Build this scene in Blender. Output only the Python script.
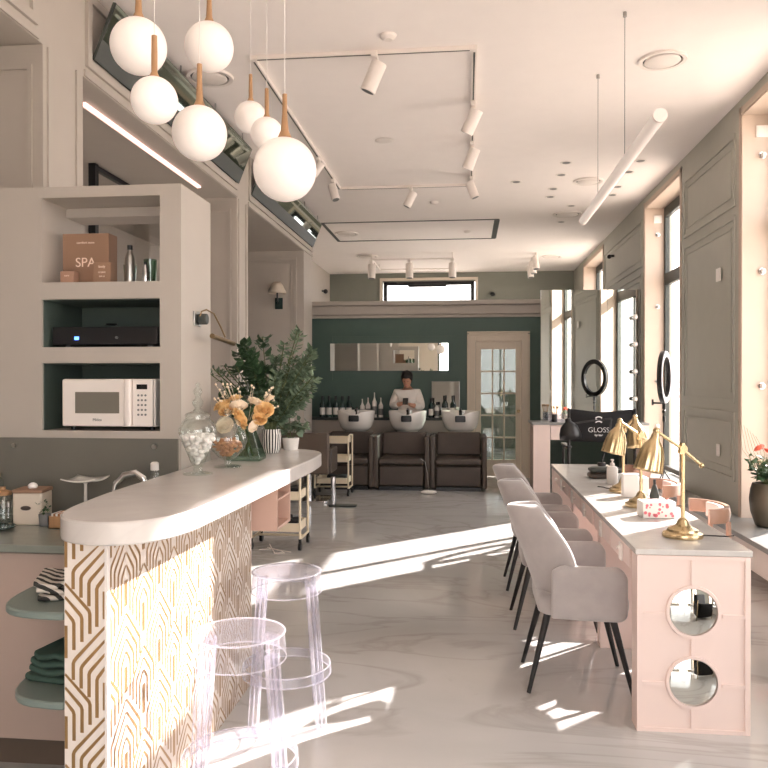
import bpy, bmesh, math, random
from mathutils import Vector, Matrix, Euler
for o in list(bpy.data.objects): bpy.data.objects.remove(o)
S = bpy.context.scene
COL = S.collection
PI = math.pi
R = math.radians
random.seed(7)

# ---------------------------------------------------------------- camera, sky, sun, exposure
cam = bpy.data.cameras.new('camera'); cam.sensor_width = 36; cam.lens = 36; cam.clip_start = .05
co = bpy.data.objects.new('camera', cam); COL.objects.link(co)
co.location = (0, 0, 1.5); co.rotation_euler = (R(89.7), 0, R(6.17))
S.camera = co
w = bpy.data.worlds.new('sky'); S.world = w; w.use_nodes = True
bg = w.node_tree.nodes['Background']
bg.inputs[0].default_value = (1.0, .972, .972, 1); bg.inputs[1].default_value = 4.4
sun = bpy.data.lights.new('sun', 'SUN'); sun.energy = 21; sun.angle = R(.6); sun.color = (1, .905, .865)
so = bpy.data.objects.new('sun', sun); COL.objects.link(so)
so.rotation_euler = Vector((.714*.887, .70*.887, .462)).to_track_quat('Z', 'Y').to_euler()
so.location = (8, 10, 6)
S.view_settings.view_transform = 'Standard'; S.view_settings.look = 'None'
S.view_settings.gamma = 1; S.view_settings.use_curve_mapping = False
S.view_settings.exposure = 0.42
S.cycles.use_denoising = True
S.cycles.max_bounces = 12; S.cycles.diffuse_bounces = 7; S.cycles.glossy_bounces = 6
S.cycles.transmission_bounces = 8; S.cycles.transparent_max_bounces = 40
S.cycles.caustics_reflective = False; S.cycles.caustics_refractive = False
S.cycles.sample_clamp_indirect = 6

def portal(name, loc, rot, sx, sy):
    l = bpy.data.lights.new(name, 'AREA'); l.shape = 'RECTANGLE'; l.size = sx; l.size_y = sy
    l.cycles.is_portal = True
    o = bpy.data.objects.new(name, l); COL.objects.link(o); o.location = loc; o.rotation_euler = rot
WINY = [(-1.70, -.15), (1.76, 3.31), (5.20, 6.75), (8.64, 10.29), (13.40, 15.55)]
for a, b in WINY:
    portal('daylight', (2.66, (a+b)/2, 2.03), (0, R(90), 0), 3.38, b-a)
portal('daylight', (.6, -2.66, 1.75), (R(90), 0, 0), 3.2, 2.9)
portal('daylight', (-.85, 17.2, 3.3), (R(-90), 0, 0), 2.0, .76)

# ---------------------------------------------------------------- materials
def lin(c):
    return tuple(((v/255)/12.92 if v/255 <= .04045 else ((v/255+.055)/1.055)**2.4) for v in c[:3]) + (1,)
def mat(name, col, rough=.5, metal=0, var=.04, scale=6, bump=0, bscale=60, spec=.5, coat=0, sheen=0, emit=None, estr=0, trans=0, stretch=None):
    m = bpy.data.materials.new(name); m.use_nodes = True; nt = m.node_tree; N = nt.nodes; L = nt.links
    b = N['Principled BSDF']; c = lin(col)
    b.inputs['Roughness'].default_value = rough; b.inputs['Metallic'].default_value = metal
    b.inputs['Specular IOR Level'].default_value = spec; b.inputs['Coat Weight'].default_value = coat
    b.inputs['Sheen Weight'].default_value = sheen; b.inputs['Transmission Weight'].default_value = trans
    if emit: b.inputs['Emission Color'].default_value = lin(emit); b.inputs['Emission Strength'].default_value = estr
    tc = N.new('ShaderNodeTexCoord'); n = N.new('ShaderNodeTexNoise'); n.inputs['Scale'].default_value = scale; n.inputs['Detail'].default_value = 4
    if stretch:
        mp = N.new('ShaderNodeMapping'); mp.inputs['Scale'].default_value = stretch
        L.new(tc.outputs['Object'], mp.inputs[0]); L.new(mp.outputs[0], n.inputs['Vector'])
    else: L.new(tc.outputs['Object'], n.inputs['Vector'])
    r = N.new('ShaderNodeValToRGB')
    r.color_ramp.elements[0].position = .3; r.color_ramp.elements[1].position = .7
    r.color_ramp.elements[0].color = tuple(v*(1-var) for v in c[:3]) + (1,)
    r.color_ramp.elements[1].color = tuple(min(1, v*(1+var)) for v in c[:3]) + (1,)
    L.new(n.outputs['Fac'], r.inputs[0]); L.new(r.outputs[0], b.inputs['Base Color'])
    if bump:
        n2 = N.new('ShaderNodeTexNoise'); n2.inputs['Scale'].default_value = bscale; n2.inputs['Detail'].default_value = 3
        L.new(tc.outputs['Object'], n2.inputs['Vector'])
        bp = N.new('ShaderNodeBump'); bp.inputs['Strength'].default_value = bump; bp.inputs['Distance'].default_value = .004
        L.new(n2.outputs['Fac'], bp.inputs['Height']); L.new(bp.outputs[0], b.inputs['Normal'])
    return m
def clear(name, tint=(255, 255, 255), gloss=.10, rough=.02, body=0, bodycol=(255, 255, 255), edge=.6, grazing=0):
    """thin clear sheet: what is behind shows through, the sheet reflects more at a grazing angle"""
    m = bpy.data.materials.new(name); m.use_nodes = True; nt = m.node_tree; N = nt.nodes; L = nt.links
    N.remove(N['Principled BSDF']); out = N['Material Output']
    t = N.new('ShaderNodeBsdfTransparent'); t.inputs[0].default_value = lin(tint)
    g = N.new('ShaderNodeBsdfGlossy'); g.inputs['Roughness'].default_value = rough
    lw = N.new('ShaderNodeLayerWeight'); lw.inputs[0].default_value = .25
    ma = N.new('ShaderNodeMath'); ma.operation = 'MULTIPLY_ADD'; ma.inputs[1].default_value = edge; ma.inputs[2].default_value = gloss*.4
    ma.use_clamp = True
    L.new(lw.outputs['Facing'], ma.inputs[0])
    pw = N.new('ShaderNodeMath'); pw.operation = 'POWER'; pw.inputs[1].default_value = 2.0
    L.new(lw.outputs['Facing'], pw.inputs[0]); L.new(pw.outputs[0], ma.inputs[0])
    mx = N.new('ShaderNodeMixShader'); L.new(ma.outputs[0], mx.inputs[0]); L.new(t.outputs[0], mx.inputs[1]); L.new(g.outputs[0], mx.inputs[2])
    last = mx
    if body:
        d = N.new('ShaderNodeBsdfDiffuse'); d.inputs[0].default_value = lin(bodycol)
        tl = N.new('ShaderNodeBsdfTranslucent'); tl.inputs[0].default_value = lin(bodycol)
        a = N.new('ShaderNodeAddShader'); m1 = N.new('ShaderNodeMixShader'); m1.inputs[0].default_value = .5
        L.new(d.outputs[0], m1.inputs[1]); L.new(tl.outputs[0], m1.inputs[2])
        m2 = N.new('ShaderNodeMixShader'); m2.inputs[0].default_value = body
        if grazing:
            p3 = N.new('ShaderNodeMath'); p3.operation = 'POWER'; p3.inputs[1].default_value = 4; L.new(lw.outputs['Facing'], p3.inputs[0])
            m3 = N.new('ShaderNodeMath'); m3.operation = 'MULTIPLY_ADD'; m3.inputs[1].default_value = grazing; m3.inputs[2].default_value = body
            L.new(p3.outputs[0], m3.inputs[0]); L.new(m3.outputs[0], m2.inputs[0])
        L.new(mx.outputs[0], m2.inputs[1]); L.new(m1.outputs[0], m2.inputs[2]); last = m2
        N.remove(a)
    L.new(last.outputs[0], out.inputs[0])
    return m
def marble(name, base, vein, rough, scale=.55, vstr=.55):
    m = bpy.data.materials.new(name); m.use_nodes = True; nt = m.node_tree; N = nt.nodes; L = nt.links
    b = N['Principled BSDF']; tc = N.new('ShaderNodeTexCoord')
    n1 = N.new('ShaderNodeTexNoise'); n1.inputs['Scale'].default_value = scale*1.6; n1.inputs['Detail'].default_value = 8; n1.inputs['Distortion'].default_value = 1.6
    L.new(tc.outputs['Object'], n1.inputs['Vector'])
    r1 = N.new('ShaderNodeValToRGB'); e = r1.color_ramp.elements
    e[0].position = .25; e[0].color = tuple(v*.84 for v in lin(base)[:3]) + (1,); e[1].position = .7; e[1].color = lin(base)
    L.new(n1.outputs['Fac'], r1.inputs[0])
    n2 = N.new('ShaderNodeTexNoise'); n2.inputs['Scale'].default_value = scale; n2.inputs['Detail'].default_value = 10; n2.inputs['Distortion'].default_value = 2.2
    mp = N.new('ShaderNodeMapping'); mp.inputs['Rotation'].default_value = (0, 0, .7); mp.inputs['Scale'].default_value = (1, 2.1, 1)
    L.new(tc.outputs['Object'], mp.inputs[0]); L.new(mp.outputs[0], n2.inputs['Vector'])
    r2 = N.new('ShaderNodeValToRGB'); e = r2.color_ramp.elements
    e[0].position = .47; e[0].color = (0, 0, 0, 1); e[1].position = .50; e[1].color = (1, 1, 1, 1)
    k = e.new(.53); k.color = (0, 0, 0, 1)
    L.new(n2.outputs['Fac'], r2.inputs[0])
    ms = N.new('ShaderNodeMath'); ms.operation = 'MULTIPLY'; ms.inputs[1].default_value = vstr; L.new(r2.outputs[0], ms.inputs[0])
    n3 = N.new('ShaderNodeTexNoise'); n3.inputs['Scale'].default_value = scale*2; L.new(tc.outputs['Object'], n3.inputs['Vector'])
    m3 = N.new('ShaderNodeMath'); m3.operation = 'MULTIPLY'; L.new(ms.outputs[0], m3.inputs[0]); L.new(n3.outputs['Fac'], m3.inputs[1])
    mx = N.new('ShaderNodeMixRGB'); mx.inputs[2].default_value = lin(vein)
    L.new(m3.outputs[0], mx.inputs[0]); L.new(r1.outputs[0], mx.inputs[1]); L.new(mx.outputs[0], b.inputs['Base Color'])
    b.inputs['Roughness'].default_value = rough; b.inputs['Specular IOR Level'].default_value = .6
    return m

M = dict(
 ceil=mat('ceiling_paint', (247, 240, 236), .7, var=.01),
 left=mat('warm_grey_paint', (181, 173, 164), .6, var=.015),
 cream=mat('cream_paint', (214, 202, 186), .55, var=.015),
 right=mat('sage_grey_paint', (178, 177, 166), .55, var=.02),
 reveal=mat('reveal_warm_light_tone', (200, 182, 166), .6, var=.02),  # warm light falling on the reveals is put into this base colour
 green=mat('dark_green_paint', (72, 94, 86), .5, var=.03),
 upper=mat('dull_sage_paint', (128, 129, 119), .6, var=.02),
 white=mat('white_lacquer', (236, 228, 222), .4, var=.01),
 pink=mat('blush_pink_lacquer', (228, 208, 200), .4, var=.015),
 pinkdoor=mat('dusty_pink_lacquer', (190, 168, 156), .45, var=.02),
 peach=mat('peach_board', (208, 174, 156), .55, var=.03),
 floor=marble('marble_floor', (200, 199, 197), (132, 122, 112), .09, .5, .55),
 slab=marble('pale_stone_slab', (214, 208, 203), (180, 170, 164), .22, 1.2, .2),
 tablestone=marble('pale_grey_stone', (205, 202, 198), (160, 154, 150), .25, 1.4, .2),
 worktop=mat('grey_green_stone', (138, 142, 134), .25, var=.05, scale=20),
 splash=mat('grey_splashback_glass', (112, 110, 102), .2, var=.05, scale=3),
 shelfg=mat('grey_green_shelf', (128, 140, 134), .35, var=.03),
 sill=mat('grey_sill_stone', (140, 140, 138), .3, var=.06, scale=14),
 gold=mat('brushed_brass', (208, 186, 146), .27, 1, var=.06, scale=10),
 goldp=mat('gold_stripe_ink', (172, 136, 92), .42, .55, var=.05),
 cloth=mat('cream_wall_covering', (230, 219, 209), .6, var=.02),
 wood=mat('oak_wood', (176, 136, 98), .45, var=.12, scale=8, stretch=(4, 4, .6)),
 woodpink=mat('rosy_wood', (172, 136, 116), .4, var=.1, scale=8),
 velvet=mat('grey_velvet', (166, 160, 158), .85, var=.06, scale=14, sheen=.6, bump=.1, bscale=300),
 brown=mat('dark_brown_leather', (74, 64, 57), .5, var=.08, bump=.15),
 brownl=mat('taupe_leather', (100, 86, 75), .5, var=.06),
 black=mat('black_plastic', (26, 26, 28), .35, var=.05),
 blackm=mat('black_metal', (34, 32, 32), .4, .3, var=.05),
 blackf=mat('black_fabric', (24, 24, 26), .9, var=.1),
 chrome=mat('chrome', (220, 220, 222), .1, 1, var=.01),
 steel=mat('brushed_steel', (170, 168, 164), .3, 1, var=.03),
 ceramic=mat('white_ceramic', (226, 222, 216), .12, var=.01, coat=.4),
 opal=mat('opal_glass', (248, 240, 234), .35, var=.005, emit=(255, 236, 224), estr=.12),
 lightcream=mat('cream_metal', (226, 212, 186), .45, var=.02),
 led=mat('lit_strip', (255, 225, 215), .5, emit=(255, 205, 195), estr=1.3),
 greenleaf=mat('leaf_green', (66, 92, 62), .5, var=.3, scale=9),
 greyleaf=mat('eucalyptus_leaf', (104, 122, 98), .55, var=.25, scale=9),
 stem=mat('plant_stem', (86, 96, 58), .6, var=.1),
 yellow=mat('yellow_petals', (236, 200, 142), .6, var=.12, scale=30),
 creamp=mat('cream_petals', (244, 226, 200), .6, var=.06, scale=30),
 coral=mat('coral_petals', (232, 110, 88), .55, var=.12, scale=20),
 kraft=mat('kraft_card', (150, 118, 96), .7, var=.03),
 mirror=mat('mirror_silver', (226, 230, 226), .015, 1, var=0),
 mirrord=mat('tinted_mirror', (150, 162, 152), .03, 1, var=0),
 bluegreen=mat('bottle_glass_dark', (38, 56, 54), .15, var=.05),
 paper=mat('white_label', (235, 230, 224), .6, var=.01),
 cotton=mat('cotton_wool', (246, 240, 236), .95, var=.03, bump=.5, bscale=80),
 biscuit=mat('biscuit', (190, 138, 98), .8, var=.2, scale=20),
 skin=mat('skin', (188, 140, 116), .5, var=.04),
 hair=mat('dark_hair', (30, 24, 22), .5, var=.2, scale=40),
 shirt=mat('white_shirt', (222, 216, 210), .8, var=.03),
 pot=mat('bronze_pot', (92, 86, 74), .35, .5, var=.1, scale=5),
 darkcloth=mat('dark_green_towel', (62, 84, 74), .9, var=.1, bump=.3),
 outside=mat('pale_pavement', (214, 204, 192), .8, var=.04),
 grey=mat('grey_plastic', (120, 120, 120), .5),
 greyd=mat('dark_grey_metal', (62, 66, 62), .5),
 glass=clear('window_glass', (255, 255, 255), .1),
 jar=clear('clear_jar_glass', (248, 252, 250), .28, edge=.8),
 vaseg=clear('green_tinted_glass', (206, 226, 214), .3, edge=.8),
 poly=clear('clear_polycarbonate', (250, 250, 255), .2, body=.035, bodycol=(242, 240, 244), edge=.7, grazing=.42),
 doorg=clear('door_pane_glass', (205, 216, 210), .2, edge=.5),
 nicheg=clear('niche_glass', (220, 230, 226), .15),
 screen=mat('display_black', (16, 18, 20), .15),
 pinktxt=mat('pale_print', (238, 214, 196), .6),
 whitetxt=mat('white_print', (235, 235, 235), .6),
 rednail=mat('pink_red_print', (230, 120, 130), .5),
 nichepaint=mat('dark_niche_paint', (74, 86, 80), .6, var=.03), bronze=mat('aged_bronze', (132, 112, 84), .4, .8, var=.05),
 polyedge=clear('polycarbonate_edge', (248, 248, 252), .3, body=.24, bodycol=(244, 242, 247), edge=.9),
 bluel=mat('blue_indicator', (80, 120, 255), .5, emit=(80, 130, 255), estr=4),
)
# brown-black stripes on white, for the zebra cloth and the striped vase
def striped(name, c1, c2, scale, axis='X', dist=0):
    m = bpy.data.materials.new(name); m.use_nodes = True; nt = m.node_tree; N = nt.nodes; L = nt.links
    b = N['Principled BSDF']; tc = N.new('ShaderNodeTexCoord'); wv = N.new('ShaderNodeTexWave')
    wv.bands_direction = axis; wv.inputs['Scale'].default_value = scale; wv.inputs['Distortion'].default_value = dist
    r = N.new('ShaderNodeValToRGB'); r.color_ramp.interpolation = 'CONSTANT'
    r.color_ramp.elements[0].color = lin(c1); r.color_ramp.elements[1].position = .5; r.color_ramp.elements[1].color = lin(c2)
    L.new(tc.outputs['Object'], wv.inputs['Vector']); L.new(wv.outputs['Color'], r.inputs[0]); L.new(r.outputs[0], b.inputs['Base Color'])
    b.inputs['Roughness'].default_value = .8
    return m
M['zebra'] = striped('zebra_cloth', (52, 50, 46), (214, 206, 196), 14, 'DIAGONAL', 3)

# ---------------------------------------------------------------- mesh helpers
class MB:
    def __init__(s): s.v = []; s.f = []; s.mi = []; s.T = Matrix.Identity(4); s.m = 0
    def add(s, vs, fs):
        n = len(s.v); s.v += [tuple(s.T @ Vector(p)) for p in vs]
        s.f += [tuple(i+n for i in f) for f in fs]; s.mi += [s.m]*len(fs); return s
    def box(s, x0, x1, y0, y1, z0, z1):
        if x0 > x1: x0, x1 = x1, x0
        if y0 > y1: y0, y1 = y1, y0
        if z0 > z1: z0, z1 = z1, z0
        return s.add([(x0,y0,z0),(x1,y0,z0),(x1,y1,z0),(x0,y1,z0),(x0,y0,z1),(x1,y0,z1),(x1,y1,z1),(x0,y1,z1)],
              [(0,3,2,1),(4,5,6,7),(0,1,5,4),(1,2,6,5),(2,3,7,6),(3,0,4,7)])
    def prism(s, poly, z0, z1):
        a = sum(poly[i][0]*poly[(i+1)%len(poly)][1]-poly[(i+1)%len(poly)][0]*poly[i][1] for i in range(len(poly)))
        if a < 0: poly = poly[::-1]
        n = len(poly)
        return s.add([(x,y,z0) for x,y in poly]+[(x,y,z1) for x,y in poly],
              [tuple(range(n))[::-1], tuple(range(n,2*n))]+[(i,(i+1)%n,(i+1)%n+n,i+n) for i in range(n)])
    def rings(s, rings, cap0=True, cap1=True, closed=True):
        n = len(rings[0]); vs = [p for r in rings for p in r]; fs = []
        for k in range(len(rings)-1):
            for i in range(n if closed else n-1):
                j = (i+1) % n
                fs.append((k*n+i, k*n+j, (k+1)*n+j, (k+1)*n+i))
        if cap0: fs.append(tuple(range(n))[::-1])
        if cap1: fs.append(tuple((len(rings)-1)*n+i for i in range(n)))
        return s.add(vs, fs)
    def tube(s, pts, r, n=10, caps=True, sq=None):
        pts = [Vector(p) for p in pts]; rs = r if isinstance(r, (list, tuple)) else [r]*len(pts)
        out = []; prev = None
        for i, p in enumerate(pts):
            if i == 0: t = pts[1]-p
            elif i == len(pts)-1: t = p-pts[i-1]
            else: t = (pts[i+1]-p).normalized()+(p-pts[i-1]).normalized()
            t.normalize()
            if prev is None: a = t.orthogonal().normalized()
            else:
                a = prev - t*prev.dot(t)
                a = a.normalized() if a.length > 1e-6 else t.orthogonal().normalized()
            prev = a; b = t.cross(a)
            out.append([tuple(p+(a*math.cos(2*PI*k/n)+b*math.sin(2*PI*k/n))*rs[i]) for k in range(n)])
        return s.rings(out, caps, caps)
    def cyl(s, p0, p1, r0, r1=None, n=20): return s.tube([p0, p1], [r0, r0 if r1 is None else r1], n)
    def lathe(s, prof, n=28, c=(0,0,0), sx=1, sy=1, cap0=False, cap1=False):
        return s.rings([[(c[0]+r*math.cos(2*PI*k/n)*sx, c[1]+r*math.sin(2*PI*k/n)*sy, c[2]+z) for k in range(n)] for r, z in prof], cap0, cap1)
    def sphere(s, c, r, n=20, sc=(1,1,1), rings=12):
        return s.rings([[(c[0]+r*math.sin(PI*j/rings)*math.cos(2*PI*k/n)*sc[0], c[1]+r*math.sin(PI*j/rings)*math.sin(2*PI*k/n)*sc[1], c[2]-r*math.cos(PI*j/rings)*sc[2]) for k in range(n)] for j in [.04]+list(range(1,rings))+[rings-.04]], True, True)
    def torus(s, c, Rr, r, n=32, m=8, axis='Z', sx=1, sy=1):
        rg = []
        for i in range(n+1):
            a = 2*PI*i/n; ring = []
            for k in range(m):
                b = 2*PI*k/m; rad = Rr+r*math.cos(b); p = (rad*math.cos(a)*sx, rad*math.sin(a)*sy, r*math.sin(b))
                if axis == 'X': p = (p[2], p[0], p[1])
                elif axis == 'Y': p = (p[0], p[2], p[1])
                ring.append((c[0]+p[0], c[1]+p[1], c[2]+p[2]))
            rg.append(ring)
        return s.rings(rg, False, False)
    def sheet(s, fn, nu, nv, th=0):
        """grid of fn(u, v) for u, v in 0..1"""
        vs = [tuple(fn(i/nu, j/nv)) for j in range(nv+1) for i in range(nu+1)]
        return s.add(vs, [(j*(nu+1)+i, j*(nu+1)+i+1, (j+1)*(nu+1)+i+1, (j+1)*(nu+1)+i) for j in range(nv) for i in range(nu)])
    def frame(s, ax, pos, a0, a1, z0, z1, w=.03, d=.012, sgn=1):
        """raised rectangle of moulding on a wall; ax is the wall's normal axis"""
        for (p, q, r_, t) in ((a0, a1, z0, z0+w), (a0, a1, z1-w, z1), (a0, a0+w, z0+w, z1-w), (a1-w, a1, z0+w, z1-w)):
            if ax == 'x': s.box(pos, pos+sgn*d, p, q, r_, t)
            else: s.box(p, q, pos, pos+sgn*d, r_, t)
        return s
    def mk(s, name, mats, parent=None, smooth=35, bevel=0, seg=2, solid=0, sub=0, loc=None):
        me = bpy.data.meshes.new(name); me.from_pydata(s.v, [], s.f)
        for m_ in (mats if isinstance(mats, (list, tuple)) else [mats]): me.materials.append(m_)
        for p, i in zip(me.polygons, s.mi): p.material_index = i
        if smooth:
            for p in me.polygons: p.use_smooth = True
            me.update(); me.set_sharp_from_angle(angle=R(smooth))
        me.update()
        o = bpy.data.objects.new(name, me); COL.objects.link(o)
        if parent is not None: o.parent = parent
        if loc: o.location = loc
        if solid: q = o.modifiers.new('thick', 'SOLIDIFY'); q.thickness = solid; q.offset = 0
        if bevel: q = o.modifiers.new('bevel', 'BEVEL'); q.width = bevel; q.segments = seg; q.limit_method = 'ANGLE'; q.angle_limit = R(35)
        if sub: q = o.modifiers.new('sub', 'SUBSURF'); q.levels = sub; q.render_levels = sub
        return o
def rr(x0, x1, y0, y1, r, n=6):
    """rounded rectangle outline"""
    p = []
    for cx, cy, a in ((x1-r, y1-r, 0), (x0+r, y1-r, 90), (x0+r, y0+r, 180), (x1-r, y0+r, 270)):
        for k in range(n+1):
            t = R(a+90*k/n); p.append((cx+r*math.cos(t), cy+r*math.sin(t)))
    return p
def bx(*a): return MB().box(*a)
def tag(o, label, cat, group=None, kind=None):
    o['label'] = label; o['category'] = cat
    if group: o['group'] = group
    if kind: o['kind'] = kind
    return o
def thing(name, label, cat, loc=(0,0,0), rz=0, group=None):
    o = bpy.data.objects.new(name, None); COL.objects.link(o); o.empty_display_size = .05
    o.location = loc; o.rotation_euler = (0, 0, rz); return tag(o, label, cat, group)
def struct(o): o['kind'] = 'structure'; return o
def kids(o): return [c for c in bpy.data.objects if c.parent == o]
def copy_tree(o, label=None, group=None, loc=None, rz=None, parent=None):
    c = o.copy(); COL.objects.link(c); c.parent = parent
    if label: c['label'] = label
    if group: c['group'] = group
    if loc is not None: c.location = loc
    if rz is not None: c.rotation_euler = (0, 0, rz)
    for k in kids(o): copy_tree(k, parent=c)
    return c
def text(s, size, m, parent, loc, rot=(R(90), 0, 0), name='lettering', ext=.0008, bold=0):
    cu = bpy.data.curves.new('t', 'FONT'); cu.body = s; cu.size = size; cu.align_x = 'CENTER'; cu.align_y = 'CENTER'; cu.extrude = ext; cu.offset = bold
    t = bpy.data.objects.new('t', cu); COL.objects.link(t)
    bpy.context.view_layer.update()
    me = bpy.data.meshes.new_from_object(t.evaluated_get(bpy.context.evaluated_depsgraph_get()))
    bpy.data.objects.remove(t); me.materials.clear(); me.materials.append(m)
    o = bpy.data.objects.new(name, me); COL.objects.link(o); o.parent = parent; o.location = loc; o.rotation_euler = rot
    return o

# ---------------------------------------------------------------- the setting
CZ, XR, XL, XA = 3.87, 2.3, -2.3, -4.2     # ceiling height, right wall, left arcade, alcove's outer wall
struct(bx(XA-.3, XR+.34, -2.9, 17.6, -.12, 0).mk('floor', M['floor'], smooth=0))
m = bx(XL-.3, XR+.34, -2.9, 17.6, CZ, CZ+.15)
m.box(-3.4, XL-.29, 11.28, 17.6, CZ, CZ+.15)
struct(m.mk('ceiling', M['ceil'], smooth=0))
struct(bx(XA, XL-.3, -2.6, 10.72, 3.33, 3.45).mk('ceiling', M['left'], smooth=0))      # low ceiling of the side alcoves
# right wall with its window openings
m = MB(); prev = -2.6; X1 = XR+.34
for a, b in WINY:
    m.box(XR, X1, prev, a, 0, CZ); m.box(XR, X1, a, b, 0, .30); m.box(XR, X1, a, b, 3.73, CZ)
    if a > 0:
        c0, c1 = prev+.16, a-.16
        for z0, z1 in ((.62, 1.22), (1.30, 2.92), (3.00, 3.62)):
            m.frame('x', XR, c0, c1, z0, z1, .035, .014, -1); m.frame('x', XR, c0+.09, c1-.09, z0+.09, z1-.09, .018, .008, -1)
    prev = b
m.box(XR, X1, prev, 17.4, 0, CZ)
struct(m.mk('wall_right', M['right'], smooth=0))
m = MB()
for a, b in WINY:
    m.box(XR-.004, XR+.24, b-.006, b+.003, .34, 3.73); m.box(XR-.004, XR+.24, a-.003, a+.006, .34, 3.73)
    m.box(XR-.004, XR+.24, a, b, 3.722, 3.733)
    for y in (a-.055, b+.006): m.box(XR-.010, XR+.001, y, y+.05, .34, 3.80)
    m.box(XR-.010, XR+.001, a-.055, b+.055, 3.735, 3.79)
struct(m.mk('trim_1', M['reveal'], smooth=0))
for i, (a, b) in enumerate(WINY):
    m = MB(); x0, x1 = XR+.235, XR+.295
    for y in (a, b-.06): m.box(x0, x1, y, y+.06, .34, 3.73)
    m.box(x0, x1, a+.06, b-.06, .34, .40); m.box(x0, x1, a+.06, b-.06, 3.60, 3.73); m.box(x0, x1, a+.06, b-.06, 2.72, 2.87)  # top rail shaped deeper than a plain frame to keep sun off the bar top
    mid = (a+b)/2; m.box(x0, x1, mid-.03, mid+.03, .40, 2.72)
    wf = m.mk('window_%d' % (i+1), M['greyd'], bevel=.006); struct(wf)
    bx(x0+.025, x0+.031, a+.06, b-.06, .40, 3.67).mk('glass_pane', M['glass'], wf, smooth=0)
# low ledge along the right wall with its white front
m = MB(); m.box(2.05, XR+.235, -2.5, 9.82, .30, .34); m.m = 1; m.box(2.08, XR-.001, -2.5, 9.82, .10, .30)
ledge = m.mk('trim_2', [M['sill'], M['white']], bevel=.004); struct(ledge)
struct(bx(2.24, XR-.001, -2.5, 9.8, 0, .10).mk('baseboard_right', M['white'], smooth=0))

# left arcade: piers, beams, clerestory wall
m = MB()
for a, b, dx in ((-2.6, -1.9, .6), (.4, .9, .6), (3.97, 4.41, .9), (7.52, 7.91, .6)): m.box(XL-dx, XL, a, b, 0, 3.33)
m.box(XA, XL, 10.70, 11.28, 0, CZ)
m.box(XL-.3, XL, -2.6, 10.70, 3.33, CZ)
m.box(XA-.15, XA, -2.6, 10.8, 0, 3.5)
m.box(-3.21, -3.06, 11.28, 17.4, 0, CZ)
# mouldings on piers, on the beam faces and round the panels
for a, b in ((3.97, 4.41), (7.52, 7.91)):
    m.box(XL-.012, XL+.012, a+.04, a+.09, .1, 3.33); m.box(XL-.012, XL+.012, b-.09, b-.04, .1, 3.33)
m.frame('y', 7.52, -2.86, -2.36, .5, 3.22, .025, .012, -1)
m.frame('y', 3.97, -3.15, -2.36, .5, 3.22, .025, .012, -1)
m.frame('y', 10.70, -3.30, -2.40, 1.12, 3.24, .035, .015, -1); m.frame('y', 10.70, -3.23, -2.47, 1.19, 3.17, .015, .008, -1)
m.frame('y', 10.70, -3.30, -2.40, .14, 1.0, .035, .015, -1)
for a, b in ((-2.5, 3.9), (4.44, 7.50), (7.93, 11.26)):
    m.frame('x', XL, a, b, 3.40, 3.86, .055, .02); m.box(XL, XL+.012, a-.02, b+.02, 3.335, 3.375)
struct(m.mk('wall_left', M['left'], smooth=0))
# back: dark green partition, cornice above it, farther wall with its high window
m = MB(); dx0, dx1, dz = .06, .90, 2.16
m.box(-3.06, dx0, 12.0, 12.14, 0, 2.52); m.box(dx1, XR, 12.0, 12.14, 0, 2.52); m.box(dx0, dx1, 12.0, 12.14, dz, 2.52)
m.frame('y', 12.0, -2.15, -.13, 1.46, 2.22, .035, .014, -1); m.frame('y', 12.0, -3.0, -.02, .98, 2.42, .02, .008, -1) if False else None
struct(m.mk('wall_back', M['green'], smooth=0))
m = MB(); m.box(-3.06, XR, 11.92, 12.2, 2.52, 2.66); m.box(-3.06, XR, 11.86, 12.2, 2.66, 2.73); m.box(-3.06, XR, 11.96, 12.0, 2.47, 2.52)
struct(m.mk('trim_3', M['left'], bevel=.01))
m = MB(); m.box(-3.06, -1.87, 17.0, 17.2, 0, CZ); m.box(.18, XR, 17.0, 17.2, 0, CZ); m.box(-1.87, .18, 17.0, 17.2, 0, 2.9); m.box(-1.87, .18, 17.0, 17.2, 3.68, CZ)
struct(m.mk('wall_far', M['upper'], smooth=0))
m = MB()
m.box(-1.85, .16, 17.02, 17.1, 3.60, 3.68); m.box(-1.85, .16, 17.02, 17.1, 2.9, 2.98); m.box(-1.85, -1.77, 17.02, 17.1, 2.9, 3.68); m.box(.08, .16, 17.02, 17.1, 2.9, 3.68)
m.box(-1.3, -.45, 16.99, 17.06, 3.56, 3.62)
wf = m.mk('window_6', M['black'], bevel=.01); struct(wf)
bx(-1.77, .08, 17.05, 17.06, 2.98, 3.60).mk('glass_pane', M['glass'], wf, smooth=0)
m = MB(); m.frame('y', 16.99, -1.93, .24, 2.86, 3.76, .06, .02, -1); struct(m.mk('trim_4', M['cream'], smooth=0))
# wall behind the camera with a shop window
m = MB(); m.box(XA, -1.0, -2.6, -2.4, 0, CZ); m.box(2.2, XR, -2.6, -2.4, 0, CZ); m.box(-1.0, 2.2, -2.6, -2.4, 0, .2); m.box(-1.0, 2.2, -2.6, -2.4, 3.1, CZ)
struct(m.mk('wall_front', M['cream'], smooth=0))
m = MB()
for x in (-1.0, .04, 1.1, 2.14): m.box(x, x+.06, -2.55, -2.48, .2, 3.1)
m.box(-1, 2.2, -2.55, -2.48, .2, .26); m.box(-1, 2.2, -2.55, -2.48, 3.04, 3.1)
wf = m.mk('window_7', M['greyd']); struct(wf)
bx(-1, 2.2, -2.52, -2.51, .26, 3.04).mk('glass_pane', M['glass'], wf, smooth=0)
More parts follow.
